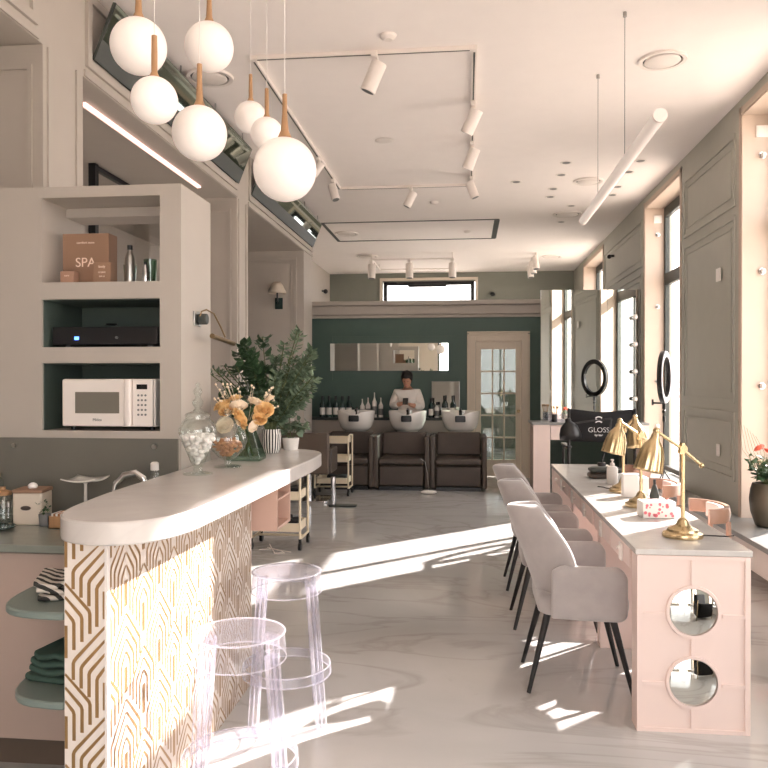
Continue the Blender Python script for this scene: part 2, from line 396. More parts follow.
# the door in the green wall
m = MB()
for x0, x1 in ((dx0-.03, dx0+.07), (dx1-.07, dx1+.03)): m.box(x0, x1, 11.95, 12.16, 0, dz+.02)
m.box(dx0-.03, dx1+.03, 11.951, 12.159, dz+.02, dz+.06); m.box(dx0+.07, dx1-.07, 11.951, 12.159, dz-.06, dz+.02)
m.box(dx0-.06, dx0-.03, 11.94, 12.0, 0, dz+.05); m.box(dx1+.03, dx1+.06, 11.94, 12.0, 0, dz+.05); m.box(dx0-.06, dx1+.06, 11.938, 12.0, dz+.061, dz+.09)
struct(m.mk('trim_5', M['cream'], bevel=.006))
m = MB(); a0, a1 = dx0+.075, dx1-.075; z1_ = dz-.065
m.box(a0, a0+.08, 11.99, 12.03, .01, z1_); m.box(a1-.08, a1, 11.99, 12.03, .01, z1_)
m.box(a0+.08, a1-.08, 11.99, 12.03, .01, .27); m.box(a0+.08, a1-.08, 11.99, 12.03, z1_-.12, z1_)
g0, g1, h0, h1 = a0+.08, a1-.08, .27, z1_-.12
for k in (1, 2): x = g0+(g1-g0)*k/3; m.box(x-.012, x+.012, 11.992, 12.028, h0, h1)
for k in range(1, 5): z = h0+(h1-h0)*k/5; m.box(g0, g1, 11.992, 12.028, z-.012, z+.012)
door = m.mk('door_1', M['cream'], bevel=.004); struct(door)
bx(g0, g1, 12.008, 12.012, h0, h1).mk('glass_pane', M['doorg'], door, smooth=0)
m = MB(); m.cyl((a1-.04, 11.99, 1.02), (a1-.04, 11.95, 1.02), .012); m.sphere((a1-.04, 11.935, 1.02), .026)
m.mk('door_knob', M['gold'], door)
# ground outside
o = bx(-30, 40, -30, 50, -.6, -.5).mk('pavement', M['outside'], smooth=0); struct(o)
# ---------------------------------------------------------------- niche unit with the microwave
BY, BX = 3.34, -1.28
nu = thing('niche_unit', 'tall warm grey unit with three open niches standing behind the bar', 'shelf unit', (-2.2, BY, 0))
def L_(x, y): return x+2.2, y-BY
m = MB(); m.T = Matrix.Translation((2.2, -BY, 0))
x0, x1, d = -1.942, -1.379, .40
m.box(-3.1, x0, BY, BY+d, 0, 2.384); m.box(x1, BX, BY, BY+d, 0, 2.384)
m.box(x0, x1, BY, BY+d, 2.334, 2.384); m.box(x0, x1, BY, BY+d, 1.87, 1.947); m.box(x0, x1, BY, BY+d, 1.578, 1.65); m.box(x0, x1, BY, BY+d, 0, 1.268)
m.box(x0, x1, BY+d-.03, BY+d, 1.27, 1.87)
m.box(x0, x1, BY+.22, BY+d, 2.29, 2.334)
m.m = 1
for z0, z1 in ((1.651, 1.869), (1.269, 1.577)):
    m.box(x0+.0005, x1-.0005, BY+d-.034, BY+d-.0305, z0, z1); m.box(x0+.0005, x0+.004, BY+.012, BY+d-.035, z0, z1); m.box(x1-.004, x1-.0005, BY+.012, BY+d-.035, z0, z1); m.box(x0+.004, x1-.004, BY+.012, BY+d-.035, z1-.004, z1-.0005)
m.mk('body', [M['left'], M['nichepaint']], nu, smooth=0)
m = MB(); m.T = Matrix.Translation((2.2, -BY, 0)); m.box(-3.0, BX-.012, BY-.012, BY-.001, .885, 1.235)
sp = m.mk('splashback', M['splash'], nu, smooth=0)
for x in (-2.07, -1.40):
    q = MB(); q.cyl((x+2.2, -.012, 1.20), (x+2.2, -.022, 1.20), .011); q.mk('screw_cap', M['steel'], sp)

# things in the top niche
def card_box(name, label, x, y, z, w_, d_, h, mt):
    t = thing(name, label, 'box', (x, y, z)); MB().box(-w_/2, w_/2, -d_/2, d_/2, 0, h).mk('carton', mt, t, bevel=.002); return t
b1 = card_box('gift_box', 'brown cardboard box printed with the word SPA in the top niche', -1.79, BY+.16, 1.948, .228, .09, .243, M['kraft'])
text('SPA', .062, M['pinktxt'], b1, (.0, -.0455, .105)); text('comfort zone', .016, M['pinktxt'], b1, (0, -.0455, .20))
b2 = card_box('small_box', 'low pinkish box at the left end of the top niche', -1.84, BY+.06, 1.948, .065, .05, .055, M['woodpink'])
text('care', .014, M['pinktxt'], b2, (0, -.0255, .035))
b3 = card_box('carton_box', 'brown carton with pale print in front of the SPA box', -1.675, BY+.07, 1.948, .085, .05, .095, M['kraft'])
text('body', .016, M['pinktxt'], b3, (0, -.0255, .075)); text('cream', .014, M['pinktxt'], b3, (0, -.0255, .05)); text('200 ml', .010, M['pinktxt'], b3, (0, -.0255, .03))
def niche_bottle(label, x, y, h, r, mt):
    t = thing('metal_bottle', label, 'bottle', (x, y, 1.948))
    MB().lathe([(0, 0), (r*.95, 0), (r, .006), (r, h*.62), (r*.8, h*.74), (r*.45, h*.84), (r*.42, h*.88)], 20).mk('bottle_body', mt, t)
    MB().lathe([(r*.5, h*.88), (r*.5, h), (0, h)], 16).mk('cap', M['black'], t); return t
niche_bottle('tall bronze bottle with a black cap in the top niche', -1.560, BY+.09, .178, .024, M['steel'])
niche_bottle('short silver bottle to the right of the tall one in the top niche', -1.485, BY+.09, .100, .015, M['chrome'])
for i, (x, h, lb) in enumerate(((-1.60, .10, 'clear glass tumbler just right of the SPA box'), (-1.50, .125, 'clear glass tumbler between the two metal bottles'), (-1.42, .12, 'clear glass tumbler at the right end of the top niche'))):
    o = MB().lathe([(0, .004), (.026, .004), (.031, h), (.029, h), (.024, .010), (0, .010)], 18).mk('glass_tumbler', M['vaseg'], loc=(x, BY+.18, 1.948)); tag(o, lb, 'glass')
# amplifier in the middle niche
t = thing('media_receiver', 'flat black media receiver with a blue light in the middle niche', 'receiver', (-1.665, BY+.2, 1.651))
MB().box(-.255, .255, -.15, .12, .012, .095).mk('case', M['black'], t, bevel=.004)
for x in (-.2, .2): MB().cyl((x, -.1, 0), (x, -.1, .013), .014).mk('foot', M['grey'], t)
MB().box(-.145, -.125, -.153, -.149, .035, .05).mk('indicator_light', M['bluel'], t)
MB().cyl((.06, -.15, .045), (.06, -.158, .045), .006).mk('button', M['grey'], t)
MB().torus((-.03, -.02, .115), .025, .004, 16, 6).mk('cable', M['black'], t)
# microwave
t = thing('microwave', 'white microwave oven in the lowest niche above the worktop', 'microwave', (-1.635, BY+.03, 1.270))
MB().box(-.222, .222, 0, .33, .016, .235).mk('case', M['white'], t, bevel=.006)
MB().box(-.215, .085, -.022, -.001, .018, .233).mk('door', M['white'], t, bevel=.006)
d_ = [o for o in kids(t) if o.name.startswith('door')][0]
MB().box(-.150, .060, -.0245, -.021, .078, .175).mk('door_window', mat('microwave_window', (120, 116, 106), .25), d_, smooth=0)
MB().prism(rr(.088, .118, -.036, -.001, .008), .020, .232).mk('handle', M['white'], t)
MB().box(.121, .217, -.020, -.001, .018, .233).mk('control_panel', M['white'], t, bevel=.004)
p_ = [o for o in kids(t) if o.name.startswith('control_panel')][0]
MB().box(.142, .192, -.0215, -.019, .188, .21).mk('display', M['screen'], p_, smooth=0)
for r_ in range(5):
    for c in range(3): MB().cyl((.150+c*.017, -.020, .160-r_*.022), (.150+c*.017, -.0225, .160-r_*.022), .005, n=10).mk('keypad_button', M['grey'], p_)
text('Midea', .018, M['grey'], t, (-.045, -.0230, .048))
for x in (-.19, .19): MB().cyl((x, .04, 0), (x, .04, .018), .012).mk('foot', M['black'], t)

# worktop, base cabinet, things on the worktop
o = MB().prism(rr(-3.0, BX-.005, 2.72, BY-.013, .01), .85, .88).mk('worktop', M['worktop'], bevel=.003); tag(o, 'grey-green stone worktop in front of the splashback', 'worktop')
t = thing('base_cabinet', 'dusty pink base cabinet under the grey-green worktop', 'cabinet', (-2.1, 2.76, 0))
m = MB(); m.box(-.9, .8, .02, .56, .12, .849); m.mk('cabinet_body', M['pinkdoor'], t, smooth=0)
MB().box(-.9, .8, .07, .5, 0, .12).mk('plinth', M['brownl'], t, smooth=0)
for a, b in ((-.88, -.02), (-.012, .78)):
    dd = MB().box(a, b, -.002, .019, .13, .84).mk('door', M['pinkdoor'], t, bevel=.003)
    MB().lathe([(0, 0), (.012, 0), (.010, .012), (.018, .020), (.016, .03), (0, .032)], 20).mk('door_knob', M['white'], dd, loc=(a+.05 if a > -.5 else b-.05, -.002, .76)).rotation_euler = (R(90), 0, 0)
W0 = .881
def tissue():
    t = thing('tissue_dispenser', 'cream box-shaped paper dispenser with an oval badge on the worktop', 'dispenser', (-1.875, 3.15, W0), R(8))
    MB().prism(rr(-.062, .062, -.06, .06, .012), 0, .135).mk('case', M['cream'], t, bevel=.004)
    MB().prism(rr(-.066, .066, -.064, .064, .014), .135, .15).mk('lid', M['kraft'], t, bevel=.004)
    MB().sphere((0, 0, .158), .02, 14, (1, 1, .8)).mk('tissue_tuft', M['cotton'], t)
    q = MB().lathe([(0, 0), (.022, 0), (.020, .002), (0, .003)], 18).mk('badge', M['brown'], t); q.location = (-.005, -.0602, .072); q.rotation_euler = (R(90), 0, 0); q.scale = (1, .45, 1)
tissue()
def jar_lathe(name, label, cat, x, y, z, prof, mt, lid=None, lm=None):
    t = thing(name, label, cat, (x, y, z)); MB().lathe(prof, 28).mk('glass_body', mt, t)
    if lid: MB().lathe(lid, 24).mk('lid', lm or mt, t)
    return t
jar_lathe('storage_jar', 'clear lidded storage jar at the left end of the worktop', 'jar', -2.02, 3.16, W0, [(0, .002), (.045, .002), (.048, .02), (.048, .10), (.036, .115)], M['jar'], [(.036, .116), (.038, .13), (.012, .14), (.012, .152), (0, .154)], M['wood'])
jar_lathe('storage_jar', 'tall clear jar behind the lidded storage jar', 'jar', -2.13, 3.26, W0, [(0, .002), (.04, .002), (.044, .02), (.044, .16), (.03, .18)], M['jar'], [(.03, .181), (.032, .2), (0, .205)], M['wood'])
jar_lathe('salt_shaker', 'small steel-topped shaker left of the cream paper dispenser', 'shaker', -1.955, 3.10, W0, [(0, 0), (.014, 0), (.013, .06), (.010, .075)], M['jar'], [(.012, .075), (.012, .095), (0, .1)], M['steel'])
o = MB().lathe([(0, .004), (.04, .004), (.075, .012), (.073, .015), (.04, .008), (0, .008)], 26).mk('saucer', M['bluegreen'], loc=(-1.93, 2.98, W0)); tag(o, 'dark round saucer near the left edge of the worktop', 'saucer')
t = thing('cake_stand', 'white square cake stand on a slim stem on the worktop', 'cake stand', (-1.66, 3.2, W0))
m = MB(); m.lathe([(0, 0), (.045, 0), (.042, .006), (.008, .012), (.007, .162), (.012, .17), (0, .17)], 20); m.mk('stem', M['ceramic'], t)
m = MB(); m.sheet(lambda u, v: ((u-.5)*.15, (v-.5)*.15, .172+.035*((u-.5)**2+(v-.5)**2)*(1.2)), 8, 8); m.mk('plate', M['ceramic'], t, solid=.006)
for nm, lb, x, y, wd, mt, h in (('snack_box', 'small open wooden box of snacks below the cake stand', -1.70, 3.08, .07, M['wood'], .05), ('tea_box', 'flat grey tea box beside the wooden snack box', -1.60, 3.10, .10, M['grey'], .04)):
    t = thing(nm, lb, 'box', (x, y, W0)); m = MB(); a = wd/2
    m.box(-a, a, -.05, .05, 0, .004); m.box(-a, -a+.004, -.05, .05, 0, h); m.box(a-.004, a, -.05, .05, 0, h); m.box(-a, a, -.05, -.046, 0, h); m.box(-a, a, .046, .05, 0, h); m.mk('tray', mt, t, smooth=0)
    for k in range(6): MB().box(-a+.006+k*wd/7, -a+.012+k*wd/7, -.04, .04, .005, h+.01).mk('sachet', M['biscuit'] if k % 2 else M['paper'], t, smooth=0)
t = thing('small_plant', 'little green herb in a dark cup beside the paper dispenser', 'plant', (-1.785, 3.09, W0))
MB().lathe([(0, 0), (.022, 0), (.026, .05), (0, .05)], 16).mk('cup', M['grey'], t)
m = MB()
for k in range(40):
    a = random.uniform(0, 6.28); r_ = random.uniform(0, .03); z = random.uniform(.05, .10); p = Vector((r_*math.cos(a), r_*math.sin(a), z))
    d1 = Vector((random.uniform(-1, 1), random.uniform(-1, 1), random.uniform(-.3, 1))).normalized()*.018; d2 = d1.cross(Vector((0, .3, 1))).normalized()*.006
    m.add([p, p+d1*.5+d2, p+d1, p+d1*.5-d2], [(0, 1, 2, 3)])
m.mk('leaves', M['greenleaf'], t)
t = thing('tap', 'black and chrome arched kitchen tap at the worktop', 'tap', (-1.40, 3.24, W0)); t.scale = (1.15, 1.15, 1.48)
pts = [(0, 0, 0), (0, 0, .10), (-.01, 0, .125), (-.04, -.005, .142), (-.085, -.01, .135), (-.115, -.015, .11), (-.12, -.016, .085)]
MB().tube(pts, [.016, .014, .013, .012, .012, .012, .011], 14).mk('spout', M['chrome'], t)
MB().cyl((.0, 0, .0), (0, 0, .02), .024).mk('base', M['black'], t)
MB().tube([(0, 0, .09), (.03, .0, .11), (.06, 0, .115)], .006, 8).mk('lever', M['black'], t)
t = thing('soap_bottle', 'clear bottle with a white cap beside the kitchen tap', 'bottle', (-1.345, 3.20, W0)); t.scale = (1, 1, 1.36)
MB().lathe([(0, 0), (.028, 0), (.03, .01), (.03, .13), (.016, .16), (.014, .168)], 20).mk('bottle_body', M['jar'], t)
MB().lathe([(.018, .168), (.018, .19), (.012, .194), (0, .194)], 16).mk('cap', M['paper'], t)

# ---------------------------------------------------------------- bar counter
bc = thing('bar_counter', 'curved bar counter with pale stone top and gold striped cladding', 'bar counter', (-1.05, 2.2, 0))
BT = Matrix.Translation((1.05, -2.2, 0))
def smooth_poly(pts, it=3):
    for _ in range(it):
        q = []
        for i in range(len(pts)):
            a, b = Vector(pts[i]), Vector(pts[(i+1) % len(pts)])
            if (b-a).length > .9: q += [a, a+(b-a)*.08, b-(b-a)*.08] if 0 else [tuple(a*.97+b*.03), tuple(a*.03+b*.97)]
            else: q += [tuple(a*.75+b*.25), tuple(a*.25+b*.75)]
        pts = q
    return pts
top = smooth_poly([(-1.275, 2.62), (-1.23, 2.13), (-1.01, 2.03), (-.845, 2.16), (-.825, 2.55), (-.775, 3.85), (-.79, 4.24), (-.97, 4.40), (-1.27, 4.42)])
m = MB(); m.T = BT; m.prism(top, 1.032, 1.10); m.mk('worktop_slab', M['slab'], bc, bevel=.006)
# clad wall below the slab: cream covering with interlocking gold stripes printed on it
PX0, PX1, PY0, PY1 = -1.19, -1.06, 2.165, 3.69
def stripes(mb, width, height, to3, mirror_alt=True):
    Wd = .131; P = .27; lw = .0108; ncol = int(math.ceil(width/Wd-.02))
    for c in range(ncol):
        flip = mirror_alt and c % 2 == 1
        for k in range(-1, int(height/P)+2):
            K = k*P+.10; L = []
            for i in range(4):
                x = .028+.0245*i; top = x+K-.04*i; bot = K-.003-x if i < 3 else x+K-P+.028
                L.append([(x, bot), (x, top-.010), (x+.003, top-.002), (x+.010, top+.007), (Wd, Wd+K-.04*i)])
            L.append([(.125, .125+K-P+.028), (.125, .125+K-.16)])
            for j in range(4):
                x = .005+.025*j; e = K+.255-.04*(3-j); low = x+K+.028; yb = e-x
                if yb > low+.012: L.append([(0, e), (x-.010, yb+.009), (x-.003, yb+.001), (x, yb-.008), (x, low)] if j else [(x, yb), (x, low)])
            for pl in L:
                if not pl: continue
                pl = [Vector((p[0], p[1])) for p in pl]; lft = []; rgt = []
                for i, p in enumerate(pl):
                    t_ = (pl[min(i+1, len(pl)-1)]-pl[max(i-1, 0)]).normalized(); n_ = Vector((-t_.y, t_.x))*lw/2
                    lft.append(p+n_); rgt.append(p-n_)
                for i in range(len(pl)-1):
                    q = []
                    for p in (lft[i], lft[i+1], rgt[i+1], rgt[i]):
                        u = min(max(p.x, .001), Wd-.001); u = (Wd-u) if flip else u
                        q.append((min(max(c*Wd+u, 0), width), min(max(p.y, 0), height)))
                    ar = abs(sum(q[a][0]*q[(a+1) % 4][1]-q[(a+1) % 4][0]*q[a][1] for a in range(4)))
                    if ar < 2e-6: continue
                    mb.add([to3(*p) for p in q], [(0, 1, 2, 3)])
m = MB(); m.T = BT; m.box(PX0, PX1, PY0, PY1, .0, 1.032)
m.m = 1; H_ = 1.03
stripes(m, PX1-PX0, H_, lambda u, v: (PX0+u, PY0-.0012, v)); stripes(m, PY1-PY0, H_, lambda u, v: (PX1+.0012, PY0+u, v))
m.mk('clad_wall', [M['cloth'], M['goldp']], bc, smooth=0)
m = MB(); m.T = BT; m.box(PX1-.002, PX1+.006, PY0-.006, PY0+.012, 0, 1.03); m.mk('corner_trim', M['white'], bc, smooth=0)
m = MB(); m.T = BT; m.box(-1.185, -1.065, 3.691, 3.72, 0, 1.032); m.mk('end_support', M['pink'], bc, smooth=0)
# boxes of the shelf hanging under the far end
m = MB(); m.T = BT
xa, xb = -1.155, -.955
m.box(xa, xb, 3.80, 3.815, .735, 1.03); m.box(xa, xb, 4.08, 4.095, .735, 1.03); m.box(xa, xb, 3.815, 4.08, .735, .75)
m.box(xa, xb, 3.815, 4.08, .885, .895); m.box(xa, xa+.012, 3.815, 4.08, .75, 1.03)
m.mk('hanging_shelf_box', M['peach'], bc, smooth=0)
# rounded side shelves toward the kitchen
for z, x_, nm in ((.80, -1.47, 0), (.53, -1.44, 1)):
    m = MB(); m.T = BT
    m.prism(smooth_poly([(-1.192, 2.19), (-1.192, 2.71), (x_+.02, 2.71), (x_, 2.62), (x_, 2.32), (x_+.07, 2.20), (-1.192-.03, 2.18)], 2), z-.024, z)
    m.mk('corner_shelf', M['shelfg'], bc, bevel=.006)
def towel(label, x, y, z, sx, sy, h, mt, nlay=4, seed=1, rz=0):
    rnd = random.Random(seed); t = thing('folded_towel', label, 'towel', (x, y, z), rz); 
    m = MB()
    for k in range(nlay):
        o_ = rnd.uniform(-.012, .012); a = sx/2*(1-.04*k); b = sy/2*(1-.05*k); z0 = k*h/nlay
        prof = rr(-b, b, z0+.001, z0+h/nlay-.001, h/nlay*.42, 4)
        rg = []
        for q in range(9):
            u = -a+2*a*q/8; dz = .006*math.sin(q*1.1+k)+.004*rnd.random()
            sc = 1 if 0 < q < 8 else .9
            rg.append([(u+o_, p[0]*sc, max(.001 if k == 0 else 0, p[1]+(dz if k else 0))) for p in prof])
        m.rings(rg)
    m.mk('towel_folds', mt, t, smooth=60); return t
towel('folded black and white striped cloth on the upper corner shelf', -1.30, 2.42, .801, .20, .24, .055, M['zebra'], 3, 2, R(20))
towel('folded dark green towel on the lower corner shelf', -1.31, 2.44, .531, .19, .26, .085, M['darkcloth'], 4, 5, R(-10))
o = bx(-2.6, -1.3, 1.2, 2.6, .001, .012).mk('floor_mat', M['darkcloth'], bevel=.004); tag(o, 'dark green floor mat between the bar and the pink cabinet', 'mat')

# ---- on the bar
ZB = 1.101
t = thing('apothecary_jar', 'footed glass jar full of white cotton balls on the bar', 'jar', (-1.13, 3.14, ZB))
prof = [(0, .001), (.062, .001), (.062, .006), (.02, .016), (.016, .03), (.030, .05), (.045, .09), (.066, .14), (.080, .175), (.080, .195), (.066, .222), (.052, .235), (.052, .247)]
MB().lathe(prof, 32).mk('glass_body', M['jar'], t)
MB().lathe([(.056, .248), (.05, .258), (.022, .268), (.012, .28), (.022, .295), (.024, .31), (.012, .322), (.010, .33), (.018, .345), (.016, .36), (.007, .37), (.010, .382), (0, .392)], 24).mk('lid', M['jar'], t)
rnd = random.Random(4); m = MB()
balls = []
for k in range(2500):
    z = rnd.uniform(.045, .165); rmax = .020+(z-.04)*.56; a = rnd.uniform(0, 6.28); r_ = max(.003, rmax-.018)*math.sqrt(rnd.random()); p = Vector((r_*math.cos(a), r_*math.sin(a), z))
    if all((p-q).length > .017 for q in balls): balls.append(p)
for i, p in enumerate(balls[:230]): m.sphere(p, rnd.uniform(.011, .014), 8, (1, 1, .9), 6)
cb = m.mk('cotton_balls', M['cotton'], loc=(-1.13, 3.14, ZB)); tag(cb, 'heap of white cotton balls inside the footed glass jar', 'cotton balls', kind='stuff')
t = thing('biscuit_jar', 'round footed glass jar of orange-brown biscuits behind the cotton jar', 'jar', (-1.09, 3.42, ZB))
MB().lathe([(0, .001), (.062, .001), (.060, .006), (.016, .014), (.014, .03), (.04, .045), (.078, .085), (.09, .125), (.080, .165), (.06, .185), (.058, .195)], 32).mk('glass_body', M['jar'], t)
MB().lathe([(.062, .196), (.055, .21), (.03, .225), (.012, .235), (.012, .245), (.018, .258), (0, .27)], 24).mk('lid', M['jar'], t)
m = MB()
for k in range(85):
    z = rnd.uniform(.062, .125); a = rnd.uniform(0, 6.28); r_ = rnd.uniform(0, min(.062, .02+(z-.05)*.95)); m.T = Matrix.Translation((r_*math.cos(a), r_*math.sin(a), z)) @ Euler((rnd.uniform(-1, 1), rnd.uniform(-1, 1), rnd.uniform(0, 6))).to_matrix().to_4x4()
    m.prism(rr(-.018, .018, -.008, .008, .006, 3), -.004, .004)
o = m.mk('biscuits', M['biscuit'], loc=(-1.09, 3.42, ZB), bevel=.0015); tag(o, 'heap of orange-brown biscuits inside the round footed jar', 'biscuits', kind='stuff')
t = thing('apothecary_jar', 'tall lidded glass jar behind the yellow bouquet', 'jar', (-1.16, 3.98, ZB))
MB().lathe([(0, .001), (.07, .001), (.068, .006), (.018, .016), (.016, .05), (.05, .08), (.085, .15), (.092, .21), (.075, .26), (.06, .272)], 32).mk('glass_body', M['jar'], t)
MB().lathe([(.075, .273), (.066, .30), (.04, .325), (.014, .335), (.010, .35), (.02, .365), (.012, .38), (0, .384)], 24).mk('lid', M['jar'], t)

def leafcloud(m, stems, leaf, n, rnd, spread=.03, size=(.02, .035), w=.42, droop=0, start=.3):
    """leaves set along each stem polyline"""
    for st in stems:
        P_ = [Vector(p) for p in st]
        for k in range(n):
            f = (start+(1-start)*(k+rnd.random())/n)*(len(P_)-1); i = min(int(f), len(P_)-2); p = P_[i].lerp(P_[i+1], f-i)
            ax = (P_[i+1]-P_[i]).normalized(); a = rnd.uniform(0, 6.28); o1 = ax.orthogonal().normalized(); o2 = ax.cross(o1)
            d = (o1*math.cos(a)+o2*math.sin(a))*.9+ax*rnd.uniform(.1, .7)+Vector((0, 0, -droop)); d.normalize()
            L_ = rnd.uniform(*size); sd = d.cross(Vector((rnd.uniform(-.4, .4), rnd.uniform(-.4, .4), 1))).normalized()*L_*w; up = d.cross(sd).normalized()*L_*.12
            b = p+d*.004
            m.add([b, b+d*L_*.35+sd*.85+up, b+d*L_*.7+sd*.6+up, b+d*L_, b+d*L_*.7-sd*.6+up, b+d*L_*.35-sd*.85+up, b+d*L_*.5], [(0, 6, 1), (1, 6, 2), (2, 6, 3), (3, 6, 4), (4, 6, 5), (5, 6, 0)])
def rose(parent, p, r, mt, rnd, tilt=(0, 0), name='rose'):
    m = MB(); m.T = Euler((tilt[0], tilt[1], rnd.uniform(0, 6))).to_matrix().to_4x4()
    for ring, (n, rad, h, op) in enumerate(((3, .18, .55, .15), (4, .38, .62, .35), (5, .62, .60, .6), (6, .86, .5, .95), (7, 1.0, .34, 1.3))):
        for k in range(n):
            a0 = 2*PI*k/n+ring*.6+rnd.uniform(-.15, .15); wd = 2*PI/n*.72
            def f(u, v, a0=a0, wd=wd, rad=rad, h=h, op=op):
                a = a0+(u-.5)*2*wd*(1-.25*v*v); e_ = 1-(2*abs(u-.5))**3*.35*v; rr_ = r*rad*(.5+.5*math.sin(v*1.9)*(.8+.2*op)); z = r*(h*1.25*math.sin(v*1.75)*e_-.15-.12*op*v*v)
                return (rr_*math.cos(a), rr_*math.sin(a), z)
            m.sheet(f, 5, 4)
    m.lathe([(0, -.2*r), (.4*r, -.12*r), (.55*r, .1*r)], 10)
    return m.mk(name, mt, parent, loc=p)
def bouquet_stems(rnd, n, h, spread, top):
    out = []
    for k in range(n):
        a = rnd.uniform(0, 6.28); q = rnd.uniform(.1, 1)
        out.append([(.02*math.cos(a+2), .02*math.sin(a+2), .01), (0.012*math.cos(a), .012*math.sin(a), h), (spread*q*math.cos(a)*.6, spread*q*math.sin(a)*.6, (h+top)/2), (spread*q*math.cos(a), spread*q*math.sin(a), top*rnd.uniform(.85, 1.05))])
    return out
# yellow bouquet in a trapezoid glass vase
t = thing('flower_bouquet', 'bouquet of yellow and cream roses in a flared clear glass vase', 'bouquet', (-1.09, 3.72, ZB))
MB().rings([[(x*s_, y*s_*.7, z) for x, y in ((-.085, -.085), (.085, -.085), (.085, .085), (-.085, .085))] for s_, z in ((1.0, .002), (1.0, .02), (.42, .165), (.5, .18))], True, False).mk('vase', M['vaseg'], t, bevel=.004)
rnd = random.Random(11); sts = bouquet_stems(rnd, 26, .15, .13, .30)
m = MB()
for s_ in sts: m.tube([(s_[0][0]*1.8, s_[0][1]*1.5, .02)]+s_[1:], .0022, 5)
m.mk('stems', M['stem'], t)
m = MB(); leafcloud(m, sts, None, 9, rnd, size=(.03, .05), w=.35, start=.45); m.mk('leaves', M['greenleaf'], t)
m = MB(); m.sphere((-.015, 0, .235), .05, 12, (1.3, 1, .8)); m.mk('dark_foliage', M['greenleaf'], t)
fl = [((-.115, -.02, .295), .038, 'yellow', (-.5, -.3)), ((-.075, -.06, .275), .036, 'yellow', (-.7, 0)), ((-.01, -.07, .295), .036, 'creamp', (-.6, 0)), ((.00, -.10, .235), .046, 'yellow', (-1.1, .2)),
      ((-.075, -.095, .205), .036, 'creamp', (-1.2, -.2)), ((.075, -.07, .20), .028, 'creamp', (-1.1, .4)), ((.115, -.03, .275), .040, 'yellow', (-.7, .6)), ((.065, -.03, .315), .03, 'creamp', (-.3, .3)), ((.14, 0, .33), .022, 'creamp', (-.2, .5)), ((-.05, 0, .33), .03, 'yellow', (-.2, 0)), ((.05, .06, .30), .035, 'yellow', (.4, .2)), ((.10, -.06, .235), .030, 'yellow', (-.9, .5))]
for p, r_, c, tl in fl: rose(t, (p[0]*.92, p[1]-.03, p[2]-.025), r_*1.22, M[c], rnd, tl)
sm = MB()
for k in range(50):
    a = rnd.uniform(0, 6.28); p = (.17*math.cos(a)*rnd.uniform(.6, 1), .12*math.sin(a), rnd.uniform(.26, .38)); sm.sphere(p, .006, 6, rings=4)
    sm.tube([p, (p[0]*.3, p[1]*.3, .2)], .001, 4)
sm.mk('filler_buds', M['creamp'], t)
# eucalyptus in a striped vase
t = thing('foliage_arrangement', 'tall dark green eucalyptus branches in a black and white striped vase', 'plant', (-1.07, 4.13, ZB))
m = MB()
n = 40
for k in range(n):
    a0 = 2*PI*k/n; a1 = 2*PI*(k+1)/n; m.m = k % 2
    for (r0, z0), (r1, z1) in (((.042, .0), (.050, .03)), ((.050, .03), (.054, .10)), ((.054, .10), (.048, .13))):
        m.add([(r0*math.cos(a0), r0*math.sin(a0), z0), (r0*math.cos(a1), r0*math.sin(a1), z0), (r1*math.cos(a1), r1*math.sin(a1), z1), (r1*math.cos(a0), r1*math.sin(a0), z1)], [(0, 1, 2, 3)])
m.m = 1; m.lathe([(0, .001), (.042, .001)], 20)
m.mk('vase', [M['black'], M['paper']], t)
rnd = random.Random(23)
def branches(rnd, tips):
    out = []
    for tx, tz in tips:
        for q in range(3):
            x = tx+rnd.uniform(-.05, .05); y = rnd.uniform(-.12, .12); z = tz+rnd.uniform(-.05, .03)
            out.append([(0, 0, .05), (x*.12, y*.12, .16), (x*.55, y*.5, .16+(z-.16)*.55), (x*.9, y*.9, .16+(z-.16)*.88), (x, y, z)])
    return out
T1 = branches(rnd, [(-.12, .62), (-.10, .54), (-.15, .46), (-.06, .48), (-.20, .36), (-.08, .38), (-.12, .32)])
T2 = branches(rnd, [(.12, .64), (.17, .58), (.07, .56), (.20, .50), (.14, .48), (.22, .42), (.09, .44), (.03, .42), (.21, .36), (.12, .34), (.02, .32), (-.02, .36), (.17, .30)])
T3 = branches(rnd, [(-.28, .50), (-.32, .44), (-.26, .36)])
m = MB()
for s_ in T1+T2+T3: m.tube(s_, .003, 5)
m.mk('stems', M['stem'], t)
m = MB(); leafcloud(m, T1, None, 34, rnd, size=(.045, .065), w=.45, start=.32); m.mk('broad_leaves', M['greenleaf'], t)
m = MB(); leafcloud(m, T2, None, 52, rnd, size=(.03, .05), w=.30, start=.28); leafcloud(m, T3, None, 16, rnd, size=(.02, .035), w=.28, start=.45); m.mk('narrow_leaves', M['greyleaf'], t)
for k in range(3): pass
# geranium-like leaves low behind the vase
t = thing('leafy_plant', 'low bright green leafy plant at the far end of the bar', 'plant', (-1.0, 4.30, ZB))
MB().lathe([(0, 0), (.04, 0), (.05, .07), (.046, .07), (0, .06)], 20).mk('pot', M['ceramic'], t)
rnd = random.Random(9); st = [[(0, 0, .05), (math.cos(a)*.05, math.sin(a)*.04, .12), (math.cos(a)*.10, math.sin(a)*.07, rnd.uniform(.12, .20))] for a in [k*.6 for k in range(11)]]
m = MB()
for s_ in st: m.tube(s_, .002, 5)
m.mk('stems', M['stem'], t)
m = MB(); leafcloud(m, st, None, 7, rnd, size=(.03, .05), w=.6, start=.4); m.mk('leaves', M['greyleaf'], t)

